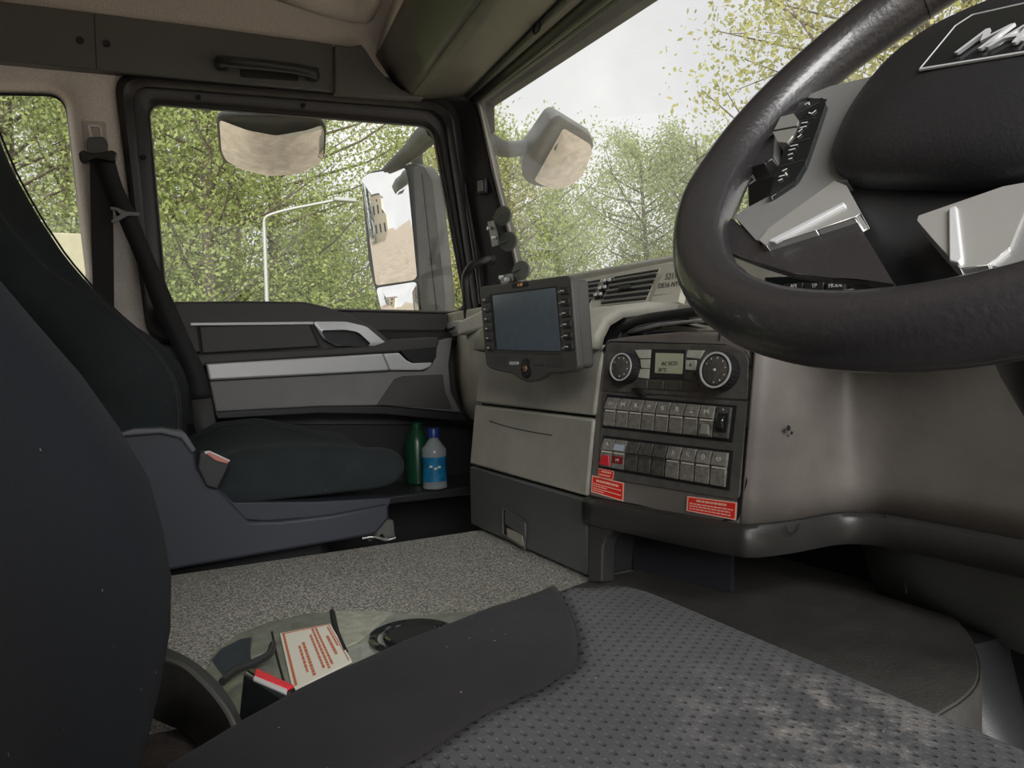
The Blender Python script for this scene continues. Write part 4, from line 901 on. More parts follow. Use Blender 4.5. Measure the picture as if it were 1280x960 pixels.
# backrest: x of front surface by height at the far bolster, measured from the photograph
bz = [.44, .50, .534, .578, .616, .651, .695, .734, .767, .795, .86, .98, 1.15, 1.30]
bx = [-.03, -.012, .004, .018, .026, .028, .019, 0, -.023, -.042, -.085, -.15, -.225, -.29]
ny = 22; rows = []
def backloop(z, front, th):
    pass
ys = [.010+(.475-.010)*i/ny for i in range(ny+1)]
front = []
zz = [bz[0]+(bz[-1]-bz[0])*i/34 for i in range(35)]
for z in zz:
    r = []
    for y in ys:
        u = (y-.235)/.225
        edge_ = max(0, abs(u)-.80)/.24
        xf = lerp1(bz, bx, z)
        if u > 0: off = -.052*(1-min(1, (u/.80))**2.2)
        else: off = -.052-.02*abs(u)**2*0
        if u < -.3: off = -.052-.01*min(1, (abs(u)-.3)/.5)
        x = xf+off-.05*min(1, edge_)**2
        r.append(V((x, y, z)))
    r += [V((r[-1].x-.07, .487, z)), V((r[-1].x-.13, .475, z)), V((lerp1(bz, bx, z)-.17, .235, z)), V((r[0].x-.13, .0, z)), V((r[0].x-.07, -.0, z))]
    front.append(r)
loft('backrest', front, M_fab, ds, angle=180)
# cushion
def cushion(name, x0, x1, y0, y1, top, zb, nose, m, par, nx=26, ny=30, edge=.03, noser=.05, xe=None):
    rings = []
    for j in range(ny+1):
        v = (1-math.cos(math.pi*j/ny))/2; y = y0+(y1-y0)*v
        e = min(1, min(v, 1-v)*(y1-y0)/edge); sh = 1-math.sqrt(max(0, 1-(1-e)**2))
        xf = (xe(y) if xe else x1)-sh*.018
        loop = []
        for i in range(nx+1):
            x = x0+(xf-noser-x0)*i/nx; loop.append(V((x, y, top(x, y)-sh*.022)))
        zt = loop[-1].z; zl = zb+sh*.01; h = (zt-zl)
        for k in range(1, 13):
            a = math.pi*k/12; loop.append(V((xf-noser+noser*math.sin(a)**.8, y, zl+h*.5+h*.5*math.cos(a))))
        loop.append(V((x0, y, zl)))
        rings.append(loop)
    return loft(name, rings, m, par, angle=180)
def dtop(x, y):
    z = .551-.005*max(0, (x-.30)/.12)**2-.010*max(0, (.1-x)/.15)
    return z
def dtop_c(x, y): return dtop(x, y)+.0
def xe_c(y): return .402+.018*min(1, max(0, (y-.2)/.25))
def seamy(x):   # centre/bolster seam line
    return lerp1([.10, .13, .18, .225, .26, .288, .31, .332, .385, .418], [.345, .352, .378, .388, .407, .452, .500, .556, .546, .530], x)
# one centre pad, one far bolster; the seam between them follows the photograph
def pad(name, ya, yb, m, lift, edge_lo, edge_hi, xoff=0):
    rings = []; ny_, nx_ = 30, 60
    for j in range(ny_+1):
        v = j/ny_; loop = []
        for i in range(nx_+1):
            x = -.08+(.418+.08)*i/nx_
            y = ya(x)+(yb(x)-ya(x))*v
            z = dtop(x, y)+lift(x, y, v)
            # nose roll
            kx_ = max(0, (x-.372)/.046); z -= .030*(1-math.sqrt(max(0, 1-min(1, kx_)**2)))
            if edge_lo: z -= edge_lo*(max(0, 1-v/.10))**2+.032*(1-math.sqrt(max(0, 1-max(0, (v-.955)/.045)**2)))*min(1, max(0, (x-.328)/.03))
            if edge_hi: z -= edge_hi*(1-math.sqrt(max(0, 1-max(0, (v-.80)/.20)**2)))
            loop.append(V((x-.012*max(0, (.30-y))*0, y, z)))
        xl = loop[-1].x; yl = loop[-1].y; zl = loop[-1].z
        loop += [V((xl+.006, yl, zl-.02)), V((xl+.004, yl, zl-.05)), V((xl-.02, yl, .455)), V((-.08, loop[0].y, .455))]
        rings.append(loop)
    return loft(name, rings, m, ds, angle=180)
pad('cushion_centre', lambda x: -.03, seamy, M_fabd, lambda x, y, v: .001-.003*math.exp(-((v-1)/.012)**2), .02, 0)
farb = lambda x: lerp1([-.08, .0, .06, .115, .18, .258, .336, .385, .418], [.40, .412, .458, .492, .522, .551, .549, .536, .52], x)+.004
pad('cushion_bolster', seamy, farb, M_fabb, lambda x, y, v: .004*math.sin(math.pi*min(1, v*1.1))*min(1, max(0, (.335-x)/.08))-.003*math.exp(-(v/.03)**2)-.075*min(1, max(0, (x-.328)/.008)), 0, .055)
box('seat_base', (.12, .23, .36), (.42, .36, .18), M_deep, ds, bev=.02)
box('suspension', (.12, .23, .135), (.34, .30, .26), M_deep, ds, bev=.02)
# side console on the tunnel by the seat
tr = thing('tunnel_tray', 'glossy dark plastic tray unit on the engine tunnel beside the driver seat', 'tray', (.25, .8, TZ))
ZT = .425
def RT(a, b, z=ZT): return RZ(a, b, z)
outl = [RT(a, b) for a, b in ((258, 828), (266, 812), (290, 793), (330, 777), (380, 766), (415, 763), (470, 762), (528, 768))]+[V((.42, .86, ZT)), V((.46, .74, ZT)), V((.44, .60, ZT)), V((.10, .60, ZT)), V((.06, .72, ZT)), V((.07, .83, ZT))]
M_tray = mat('glossy_dusty_olive', (0.19, 0.2, 0.165), .28, bump=.5, bscale=150, var=.3, vscale=50, coat=.3)
loft('tray_body', [[V((p.x, p.y, TZ+.001)) for p in outl], [V((p.x, p.y, ZT-.008)) for p in outl], [V(p)+(V((.25, .8, ZT))-V(p))*.03 for p in outl]], M_tray, tr, angle=40)
prism('tray_opening', [RT(a, b, ZT+.0005) for a, b in ((265, 826), (276, 812), (300, 800), (314, 797), (312, 815), (316, 826), (292, 842), (280, 846))], (0, 0, .0008), mat('navy_shadow_plastic', (.02, .03, .05), .4), tr, bev=0)
prism('latch', [RT(a, b, ZT+.012) for a, b in rounded([(317, 790), (334, 786), (339, 808), (334, 815), (312, 822)], 4)], (0, 0, -.012), M_tray, tr, bev=.002)
tube('handle_bar', [RT(a, b, ZT+.010) for a, b in ((278, 852), (295, 838), (318, 828), (336, 818), (341, 806))], .004, M_blk, tr, smoothn=5)
tube('groove', [RT(a, b, ZT+.0005) for a, b in ((340, 790), (345, 815), (352, 842), (358, 862))], .0012, M_deep, tr, smoothn=4)
tube('groove', [RT(a, b, ZT+.0008) for a, b in ((415, 764), (417, 776), (423, 795), (432, 815))], .003, M_deep, tr, smoothn=4)
prism('cover_plate', [RT(a, b, ZT+.002) for a, b in ((418, 764), (462, 763), (492, 765), (470, 782), (450, 800), (432, 808), (424, 790))], (0, 0, -.003), mat('pale_dusty_plastic', (.33, .33, .27), .4, var=.3, vscale=90), tr, bev=.001)
cc = RT(516, 796, ZT+.001)
lathe('cup_ring', cc, (0, 0, 1), [(0, .050), (.004, .049), (.005, .046), (.003, .042), (.001, .040)], M_gls, tr, seg=40)
lathe('cup_ring', cc, (0, 0, 1), [(.000, .034), (.005, .033), (.006, .030), (.002, .027)], M_gls, tr, seg=40)
lathe('cup_shade_disc', cc, (0, 0, 1), [(.002, .030), (.0045, .029)], M_deep, tr, seg=24)  # black disc added for the shade inside the cup holder
lab = thing('warning_label', 'cream label with faded red print stuck on the tunnel tray', 'label', RT(390, 815))
LQ = [RT(a, b, ZT+.003) for a, b in ((350, 791.5), (412.5, 779.5), (440, 826), (366, 862))]
prism('paper', LQ, (0, 0, -.002), M_stk, lab, bev=0)
def ql(u, v, o=.0004): return LQ[0].lerp(LQ[1], u).lerp(LQ[3].lerp(LQ[2], u), v)+V((0, 0, o))
g = [prism_geo([ql(u0, v0), ql(u1, v0), ql(u1, v1), ql(u0, v1)], (0, 0, .0002)) for u0, u1, v0, v1 in ((.04, .08, .03, .97), (.95, .965, .02, .97), (.03, .97, .02, .035))]
rnd = random.Random(5)
for u0, u1, va, vb in ((.26, .30, .35, .85), (.34, .39, .3, .95), (.52, .56, .18, .9), (.60, .64, .05, .95), (.67, .71, .05, .9), (.80, .85, .3, .75), (.9, .93, .08, .6)):
    v = va
    while v < vb:
        d = rnd.uniform(.03, .07); g.append(prism_geo([ql(u0, v), ql(u1, v), ql(u1, min(vb, v+d)), ql(u0, min(vb, v+d))], (0, 0, .0002))); v += d+.012
multi('red_print', g, M_ink, lab, smooth=False)['kind'] = 'stuff'
# driver belt buckle
bk = thing('driver_belt_buckle', 'black seat belt buckle with a red release button beside the driver cushion', 'buckle', RT(320, 860, .44))
bq = [RZ(a, b, .475) for a, b in ((303, 838), (318, 832), (372, 858), (358, 872))]
prism('buckle_body', bq, (-.015, -.005, -.10), M_gls, bk, bev=.004, seg=3)
prism('release_button', [RZ(a, b, .478) for a, b in ((320, 834), (326, 837), (368, 856), (360, 860), (318, 843))], (0, 0, -.003), M_redk, bk, bev=.001)
prism('buckle_plate', [RZ(a, b, .477) for a, b in ((318, 843), (360, 859), (358, 866), (316, 848))], (0, 0, -.003), M_slv, bk, bev=.001)
# curved guard by the seat back
gd = thing('seat_side_guard', 'black curved plastic guard between the driver seat back and the tunnel tray', 'guard', RZ(250, 860, .44))
ra = smooth_pts([RZ(a, b, .47) for a, b in ((160, 790), (205, 808), (235, 822), (262, 842), (285, 868), (302, 900), (310, 930))], 5)
rb = smooth_pts([RZ(a, b, .475) for a, b in ((160, 808), (205, 824), (228, 832), (250, 850), (272, 874), (290, 902), (300, 935))], 5)
loft('guard_skin', [[p+V((0, .01, -.07)) for p in ra], ra, rb, [p+V((0, -.004, -.06)) for p in rb]], M_blk, gd, closed=False, solid=.003, angle=50)
tube('guard_edge', rb, .0022, M_metg, gd, seg=6)
tube('wire', [RZ(a, b, .44) for a, b in ((200, 838), (225, 858), (250, 878), (262, 886), (272, 895), (272, 905))], .0035, M_blk, gd, smoothn=4)
tag(prism('soiled_carpet', [(-.2, .36, .393), (.30, .50, .393), (.16, .78, .393), (-.02, .80, .393), (-.3, .8, .393)], (0, 0, .003), M_dirty, bev=.001), 'dirty brown carpet piece on the tunnel beside the driver seat back', 'carpet')

# =================================================================== PASSENGER SEAT
ps = thing('bucket_seat', 'black fabric passenger seat with navy plastic base beside the far door', 'seat', (.15, 1.62, 0))
YN, YF = 1.415, 1.875
nz = [RY(a, b, YN+.02) for a, b in ((-60, 190), (0, 277), (37, 319), (67, 346), (110, 368), (140, 388), (165, 410), (199, 444), (221, 481), (226, 520), (224, 545))]
fz = [RY(a, b, YF-.01) for a, b in ((-60, 60), (0, 163), (19, 210), (37, 244), (56, 277), (86, 322), (120, 362), (165, 406), (202, 429), (225, 455), (236, 481), (236, 522), (232, 545))]
def prof(pp): s = sorted([(p.z, p.x) for p in pp]); return [a for a, _ in s], [b for _, b in s]
nzz, nzx = prof(nz); fzz, fzx = prof(fz)
def nearx(z): return lerp1(nzz, nzx, z) if z < nzz[-1] else nzx[-1]-(z-nzz[-1])*.45
def farx(z): return lerp1(fzz, fzx, z)
front = []; zz = [.50+(1.30-.50)*i/30 for i in range(31)]; ny = 20
for z in zz:
    r = []
    for i in range(ny+1):
        v = i/ny; y = YN+(YF-YN)*v; u = abs(v-.5)*2
        x = nearx(z)*(1-v)+farx(z)*v
        x -= .045*(1-min(1, (u/.72))**2)*(1 if z < .95 else max(.2, 1-(z-.95)*3)) if u < .72 else 0
        x -= .035*max(0, (u-.86)/.14)**2
        r.append(V((x, y, z)))
    r += [V((r[-1].x-.05, YF+.012, z)), V((r[-1].x-.11, YF, z)), V((r[ny//2].x-.11, (YN+YF)/2, z)), V((r[0].x-.11, YN, z)), V((r[0].x-.05, YN-.012, z))]
    front.append(r)
pb = loft('backrest', front, M_fabp, ps, angle=180)
tube('piping', [V((nearx(z)-.002, YN+.022, z)) for z in zz[:16]], .0022, M_deep, pb, seg=6)
tube('piping', [V((farx(z)-.002, YF-.012, z)) for z in zz[:30]], .0022, M_deep, pb, seg=6)
def ptop(x, y):
    v = (y-YN)/(YF-YN)
    base = lerp1([.10, .16, .22, .30, .40, .46, .50], [.548, .565, .578, .582, .572, .560, .545], x)
    fb = .030*math.exp(-((v-.90)/.16)**2)*min(1, max(0, (x-.12)/.1))*min(1, max(0, (.50-x)/.18)); nb = .008*math.exp(-((v-.06)/.12)**2)
    return base+fb+nb-.014*math.exp(-((v-.5)/.28)**2)
def xe_p(y): return .515+.02*math.sin(math.pi*(y-YN)/(YF-YN))
pc_ = cushion('cushion', .02, .52, YN-.005, YF, ptop, .488, .06, M_fabp, ps, xe=xe_p, edge=.035, noser=.07)
sm = [V((x, YN+.016, ptop(x, YN+.016)-.006)) for x in (.17, .2, .25, .3, .36, .41, .45)]
tube('seam', sm, .0016, M_deep, pc_, seg=6, smoothn=3)
tube('seam', [V((x, 1.79-.06*max(0, (x-.3)/.18), ptop(x, 1.79-.06*max(0, (x-.3)/.18))+.0005)) for x in (.13, .17, .22, .28, .34, .40, .45)], .0014, M_deep, pc_, seg=6, smoothn=3)
py_prism('side_cover', [(120, 546), (165, 538), (200, 537), (228, 542), (244, 564), (248, 585), (270, 608), (292, 631), (311, 652), (350, 651), (412, 644), (486, 630), (487, 648), (470, 668), (440, 674), (215, 713), (120, 730)], 1.392, .05, M_navy, ps, bev=.006, seg=3)
py_prism('cushion_shelf', [(262, 600), (292, 628), (400, 627), (490, 622), (486, 634), (412, 646), (330, 652), (305, 650)], 1.400, .05, M_navy, ps, bev=.008, seg=3)
py_prism('recliner_cap', [(150, 541), (168, 536), (205, 535), (232, 541), (246, 563), (240, 567), (226, 548), (200, 542), (150, 546)], 1.382, .08, mat('grey_cap_plastic', (.10, .105, .12), .4, bump=.4), ps, bev=.004, seg=3)
box('seat_pedestal', (.16, 1.66, .27), (.42, .42, .40), M_deep, ps, bev=.02)
py_prism('buckle_body', rounded([(250, 566), (262, 565), (288, 577), (283, 590), (272, 612), (258, 608), (247, 585)], 3), 1.378, .03, M_blk, ps, bev=.003, seg=3)
py_prism('release_button', [(257, 566.5), (262, 565), (286, 576), (285, 580), (270, 576)], 1.374, .006, mat('pink_button', (.55, .22, .18), .4), ps, bev=.001)
py_prism('buckle_rim', [(255, 565), (262, 563.5), (288, 575.5), (285.5, 577.5), (262, 567), (258, 568)], 1.3745, .004, M_slv, ps, bev=.0005)
py_prism('slide_bracket', [(456, 672), (472, 662), (480, 650), (492, 650), (495, 676), (484, 678), (478, 668), (462, 678)], 1.41, .03, M_metg, ps, bev=.002)
tube('slide_lever', [RY(a, b, 1.40) for a, b in ((452, 673), (468, 671), (482, 675), (494, 672))], .004, M_chr, ps, smoothn=3)

# =================================================================== SEAT BELT
sb = thing('seat_belt', 'black passenger seat belt hanging from its cream pillar anchor', 'seat belt', RY(125, 190, YD-.02))
py_prism('anchor_plate', rounded([(102, 150), (132, 152), (137, 205), (106, 205)], 3), YD-.006, .008, mat('cream_plate', (.50, .44, .39), .6), sb, bev=.002)
tube('anchor_ring', [RY(a, b, YD-.018) for a, b in rounded([(111, 157), (125, 158), (127, 172), (114, 172)], 2, 3)], .0025, M_slv, sb, closed=True)
py_prism('height_slider', rounded([(109, 171), (130, 170), (136, 180), (134, 192), (110, 193), (106, 182)], 5), YD-.035, .025, M_drw, sb, bev=.004, seg=3)
py_prism('belt_guide', rounded([(98, 190), (104, 187), (118, 193), (140, 187), (147, 191), (145, 203), (136, 202), (118, 198), (104, 205), (99, 200)], 4), YD-.048, .012, M_gls, sb, bev=.003)
# vertical run
vs = [RY(112, 196, YD-.03), RY(140, 196, YD-.03), RY(142, 300, YD-.03), RY(143, 400, YD-.035), RY(117, 385, YD-.035), RY(114, 300, YD-.03)]
prism('webbing', vs, (0, .002, 0), M_web, sb, bev=0)
def strapY(name, L, R, m, th=.002):
    rows = [[a, b] for a, b in zip(L, R)]
    return loft(name, rows, m, sb, closed=False, solid=th, angle=60)
# diagonal run to the outer side of the seat
Lp = [(117, 197, 1.962), (132, 235, 1.955), (148, 275, 1.95), (168, 320, 1.945), (190, 380, 1.935), (214, 430, 1.925), (234, 470, 1.915), (240, 500, 1.91)]
Rp = [(143, 197, 1.962), (153, 232, 1.955), (171, 270, 1.95), (189, 314, 1.945), (214, 370, 1.935), (236, 420, 1.925), (256, 464, 1.915), (264, 498, 1.91)]
strapY('webbing', smooth_pts([RY(*p) for p in Lp], 3), smooth_pts([RY(*p) for p in Rp], 3), M_web)
tag(strapY('webbing', [RY(240, 500, 1.91), RY(243, 535, 1.905), RY(255, 560, 1.90)], [RY(264, 498, 1.909), RY(270, 530, 1.904), RY(279, 556, 1.90)], M_webg), 'folded worn end of the belt')
py_prism('tongue', [(137, 258), (146, 259), (158, 264), (175, 265), (175, 270), (160, 270), (143, 279), (139, 278), (139, 275), (150, 268), (145, 263), (139, 263)], 1.935, .004, M_metg, sb, bev=.001)

# =================================================================== BOTTLES
wb = thing('water_bottle', 'clear water bottle with blue cap and blue label in the passenger footwell', 'bottle', (.729, 1.8, .405))
zb, zt = .4055, RY(543, 535, 1.8).z; H = zt-zb; R = .031
lathe('bottle_body', (.729, 1.8, zb), (0, 0, 1), [(0, R*.8), (.004, R), (H*.08, R*1.0), (H*.42, R*.93), (H*.56, R*1.0), (H*.66, R*1.0), (H*.76, R*.62), (H*.82, R*.40), (H*.88, R*.38)], M_btl, wb)
wl = lathe('bottle_label', (.729, 1.8, zb), (0, 0, 1), [(H*.14, R*1.01), (H*.42, R*.945), (H*.54, R*1.005)], M_blab, wb, caps=False)
lathe('bottle_cap', (.729, 1.8, zb), (0, 0, 1), [(H*.85, R*.48), (H*.98, R*.47), (H, R*.42)], M_blue, wb)
for i, (a, z) in enumerate(((-.012, .40), (.0, .36), (.010, .38))):
    d = V((-.30, -.95, 0)).normalized(); box('label_print', V((.729, 1.8, zb+H*z))+d*R*.985+V((a, 0, 0)), (.008, .001, .005), M_print, wl, bev=0)
gb = thing('green_bottle', 'dark green bottle standing behind the clear water bottle', 'bottle', (.72, 1.90, .405))
lathe('bottle_body', (.722, 1.90, zb), (0, 0, 1), [(0, .026), (.004, .03), (H*.7, .03), (H*.85, .022), (H*.95, .012)], M_grn, gb)
lathe('bottle_cap', (.722, 1.90, zb), (0, 0, 1), [(H*.95, .014), (H*1.04, .014), (H*1.05, .012)], M_grn, gb)

# =================================================================== EXTERIOR MIRRORS
def mirror_unit(t, name, px, P, n, th, hm, inset=.93, curve=.0, zone=None, glass_px=None, r=6):
    n = V(n).normalized()
    pts = [RP(a, b, P, n) for a, b in rounded(px, r, 5)]
    return pts
def cam_dir(P): return (C-V(P)).normalized()
def mnormal(P, d): return (cam_dir(P)+V(d).normalized()).normalized()
def mglass(name, px, P, n, par, bulge, off=.002, r=6):
    """slightly convex mirror face: rings shrinking to the centre and rising"""
    n = V(n).normalized(); ring = [RP(a, b, V(P)+n*off, n) for a, b in rounded(px, r, 5)]
    c = sum(ring, V())/len(ring); rs = []; R_ = bulge; top_ = max((p-c).length for p in ring)**2/(2*R_)
    for k in range(13):
        t = 1-k/12*.99; rs.append([c+(p-c)*t+n*(top_-((p-c).length*t)**2/(2*R_)) for p in ring])
    vs = [p for q in rs for p in q]; m_ = len(ring); fs = [(i*m_+j, i*m_+(j+1) % m_, (i+1)*m_+(j+1) % m_, (i+1)*m_+j) for i in range(12) for j in range(m_)]; fs.append([12*m_+j for j in range(m_)])
    o = link(name, mesh(vs, fs), M_mirror, par, angle=180); return o
# main mirror
PM = RY(495, 300, 2.42); nm = mnormal(PM, (-1, .10, -.03)); nm = V((nm.x, nm.y, nm.z)).normalized()
mm = thing('door_mirror', 'tall grey exterior rear-view mirror outside the passenger window', 'mirror', PM)
fr_ = rounded([(450, 222), (462, 214), (519, 203), (530, 212), (541, 290), (545, 395), (538, 412), (488, 419), (480, 410), (460, 330)], [6, 6, 6, 6, 8, 8, 6, 6, 5, 8], 4)
prism('housing', [RP(a, b, PM, nm) for a, b in fr_], -nm*.05, M_mhd, mm, bev=.008, seg=3)
side = [(516, 206), (529, 207), (540, 225), (557, 380), (552, 400), (535, 413), (527, 408), (524, 350)]
prism('housing_side', [RP(a, b, PM+nm*.004, nm) for a, b in rounded(side, 5, 3)], -nm*.06, M_mhs, mm, bev=.006, seg=3)
tube('side_joint', [RP(a, b, PM+nm*.005, nm) for a, b in ((527, 216), (536, 300), (546, 395))], .0015, M_deep, mm, seg=5)
mglass('mirror_glass', [(453, 223), (462, 217), (508, 210), (512, 225), (522, 345), (518, 350), (470, 357)], PM, nm, mm, 1.8, off=.003, r=4)
nm2 = mnormal(PM, (-1, .35, -.10))
mglass('wide_angle_glass', [(470, 360), (521, 352), (527, 400), (522, 408), (490, 416), (484, 408)], PM, nm, mm, .5, off=.003, r=5)
# arm above
aa = [RY(a, b, y_) for a, b, y_ in ((545, 160, 2.10), (530, 172, 2.2), (515, 188, 2.3), (495, 203, 2.36), (480, 213, 2.40))]
tube('mirror_arm', aa, [.035, .034, .030, .020, .008], M_mhs, mm, smoothn=4)
tube('mirror_bracket', [RY(520, 190, 2.36), RY(522, 206, 2.40)], .02, M_mhd, mm)
# kerb mirror above door
PK = RY(340, 180, 2.30); nk = mnormal(PK, (.05, .35, -1))
km = thing('kerb_mirror', 'wide convex kerb mirror hanging outside above the passenger window', 'mirror', PK)
kf = rounded([(270, 146), (300, 145), (385, 147), (402, 151), (408, 160), (406, 196), (398, 206), (370, 215), (335, 216), (300, 211), (280, 203), (274, 190)], 6, 4)
def kring(s, back, dy=0):
    cx, cy = 340, 180
    return [RP(cx+(a-cx)*s, cy+(b-cy)*s+dy, PK, nk)-nk*back for a, b in kf]
loft('housing', [kring(.97, -.001), kring(1.0, .002), kring(1.0, .014), kring(.92, .04, 2), kring(.6, .06, 6)], M_mhs, km, angle=50)
mglass('mirror_glass', [(274, 150), (310, 156), (345, 160), (385, 157), (402, 155), (405, 162), (404, 193), (397, 203), (370, 212), (335, 214), (300, 208), (283, 200), (277, 188)], PK, nk, km, .42, off=.003, r=5)
tube('mirror_bracket', [RY(341, 149, 2.31), RY(341, 130, 2.22), RY(341, 112, 2.10)], [.035, .03, .03], M_mhd, km, seg=14)
# front mirror
PFm = RX(700, 195, 1.40); nf = mnormal(PFm, (.5, .2, -1))
fm = thing('front_mirror', 'grey exterior front mirror on an arm beyond the windscreen', 'mirror', PFm)
ff = rounded([(654, 200), (690, 148), (699, 144), (738, 168), (743, 182), (727, 218), (712, 232), (690, 237), (664, 231), (653, 222)], 6, 4)
def fring(s, back, dx=0, dy=0):
    cx, cy = 702, 195
    return [RP(cx+(a-cx)*s+dx, cy+(b-cy)*s+dy, PFm, nf)-nf*back for a, b in ff]
loft('housing', [fring(.96, -.001), fring(1, .003), fring(1, .02), fring(.85, .06, -6, -2), fring(.5, .075, -8, -4)], M_mhs, fm, angle=50)
mglass('mirror_glass', [(704, 160), (736, 175), (739, 184), (724, 215), (708, 229), (688, 233), (666, 222)], PFm, nf, fm, .40, off=.004, r=5)
q0 = RX(612, 178, 1.10)
tube('mirror_arm', [q0, RX(630, 186, 1.16), RX(655, 184, 1.28), RX(690, 172, 1.42)], [.03, .026, .026, .034], M_mhd, fm, smoothn=4, seg=14)

# =================================================================== OUTSIDE
GZ = -1.15
g_ = prism('ground', [(-60, -40, GZ), (60, -40, GZ), (60, 60, GZ), (-60, 60, GZ)], (0, 0, -.1), M_grd, bev=0); tag(g_, kind='structure')
tag(prism('verge', [(-8, 5.5, GZ+.001), (30, 5.5, GZ+.001), (30, 45, GZ+.001), (-8, 45, GZ+.001)], (0, 0, .02), M_grass, bev=0), 'rough green grass under the trees beside the truck', 'grass', kind='stuff')
def leaves_mesh(rng, centers, per, spread, size, name):
    cs = np.repeat(np.array(centers), per, 0); n = len(cs)
    P = cs[:, :3]+rng.normal(size=(n, 3))*spread*cs[:, 3:4]
    a = rng.normal(size=(n, 3)); a /= np.linalg.norm(a, axis=1)[:, None]
    b = rng.normal(size=(n, 3)); b -= a*(a*b).sum(1)[:, None]; b /= np.linalg.norm(b, axis=1)[:, None]
    s = (size*rng.uniform(.6, 1.4, n))[:, None]
    V4 = np.stack([P-a*s, P-b*s*.55, P+a*s, P+b*s*.55], 1).reshape(-1, 3)
    me = bpy.data.meshes.new(name); me.vertices.add(n*4); me.vertices.foreach_set('co', V4.ravel())
    me.loops.add(n*4); me.loops.foreach_set('vertex_index', np.arange(n*4, dtype=np.int32))
    me.polygons.add(n); me.polygons.foreach_set('loop_start', np.arange(0, n*4, 4, dtype=np.int32)); me.update(calc_edges=True)
    return me
def tree_parts(seed, H, cr, nbr, per, size, slim=1.0, low=.15, spread=.30):
    rng = np.random.default_rng(seed); centers = []; geo = []
    lean = rng.normal(size=2)*.03*H
    trunk = [V((lean[0]*t*t, lean[1]*t*t, H*t*.97)) for t in [i/8 for i in range(9)]]
    geo.append(tube_geo(trunk, [H*.013*(1-.85*i/8)+.008 for i in range(9)], 7))
    for i in range(nbr):
        t = low+(1-low)*(i+.5)/nbr; base = V((lean[0]*t*t, lean[1]*t*t, H*t*.95)); a = rng.uniform(0, 2*math.pi)
        ln = cr*(math.sin(math.pi*min(1, (t-low*.5)/(1.02-low*.5))**.8)**.6)*rng.uniform(.7, 1.15)*slim+.25
        tip = base+V((math.cos(a)*ln, math.sin(a)*ln, ln*rng.uniform(.3, .75)))
        mid = base.lerp(tip, .5)+V((0, 0, -.06*ln))
        geo.append(tube_geo([base, mid, tip], [.012+.006*ln, .008+.003*ln, .004], 5))
        for k in range(5):
            p = base.lerp(tip, .3+.17*k); sc_ = .5+.5*min(1.5, ln)
            o = rng.normal(size=3)*.22*ln*.6
            centers.append((p.x+o[0], p.y+o[1], p.z+o[2], sc_))
            geo.append(tube_geo([base.lerp(tip, .2+.15*k), V(centers[-1][:3])], [.007, .003], 4)) if k % 2 == 0 else None
    vs = []; fs = []
    for v, f in geo:
        o = len(vs); vs += v; fs += [[q+o for q in x] for x in f]
    wood = mesh(vs, fs); wood.materials.append(M_bark)
    return wood, leaves_mesh(rng, centers, per, spread, size, 'leaves')
PROTO = {}
def proto(key, *a, **k):
    if key not in PROTO: PROTO[key] = tree_parts(*a, **k)
    return PROTO[key]
LM = {}
def plant(name, label, cat, group, key, loc, rz, sc, leafm, *a, **k):
    wood, lv_ = proto(key, *a, **k)
    kk = (key, leafm.name)
    if kk not in LM:
        me = lv_.copy() if any(x[0] == key for x in LM) else lv_
        me.materials.clear(); me.materials.append(leafm); LM[kk] = me
    t = thing(name, label, cat, loc, group); t.rotation_euler = (0, 0, rz); t.scale = (sc, sc, sc)
    for nm_, me in (('trunk', wood), ('foliage', LM[kk])):
        o = bpy.data.objects.new(nm_, me); COL.objects.link(o); o.parent = t
        if nm_ == 'foliage': o['kind'] = 'stuff'
    return t
K = {'A': ((11, 9.5, 2.1, 60, 110, .027), dict(low=.14, spread=.17)), 'B': ((12, 8.0, 1.7, 56, 105, .026), dict(low=.12, spread=.17)), 'D': ((14, 5.6, 1.4, 48, 110, .027), dict(low=.12, spread=.16)),
     'S': ((13, 2.4, 1.4, 26, 190, .028), dict(low=.02, spread=.24))}
def az(px, dist, z=GZ):     # ground point at a bearing of the photograph
    d = ray(px, 430); d.z = 0; d.normalize(); return V((d.x*dist, d.y*dist, z))
rt_ = random.Random(3)
def mk(kind, px, dist, sc, lm, label, group, name='tree'):
    a, k = K[kind]; plant(name, label, 'bush' if kind == 'S' else 'tree', group, kind, az(px, dist), rt_.uniform(0, 6.28), sc, lm, *a, **k)
G1 = 'woodland trees beyond the side windows'; G2 = 'trees beyond the windscreen'; G3 = 'undergrowth bushes'
for px, d, s, kd, lm, lb in (
    (-120, 11, .95, 'B', M_leaf3, 'tree filling the left edge of the rear quarter window'),
    (20, 11, 1.0, 'A', M_leaf3, 'tall thin-branched tree in the middle of the rear quarter window'),
    (185, 10.8, 1.0, 'A', M_leaf, 'tall green tree at the left edge of the door window'),
    (262, 9.8, .92, 'B', M_leaf, 'green tree behind the left half of the kerb mirror'),
    (345, 11, 1.0, 'A', M_leaf, 'green tree directly behind the kerb mirror and lamp post'),
    (95, 14.5, 1.1, 'B', M_leaf2, 'yellow-green tree standing back behind the seat belt pillar'),
    (300, 15, 1.1, 'A', M_leaf2, 'yellow-green tree standing far back behind the lamp post pole'),
    (410, 13.5, .78, 'D', M_leaf, 'shorter green tree under the lamp arm beside the door mirror'),
    (225, 16, 1.05, 'A', M_leaf3, 'dusty green tree furthest back in the left of the door window')):
    mk(kd, px, d, s, lm, lb, G1)
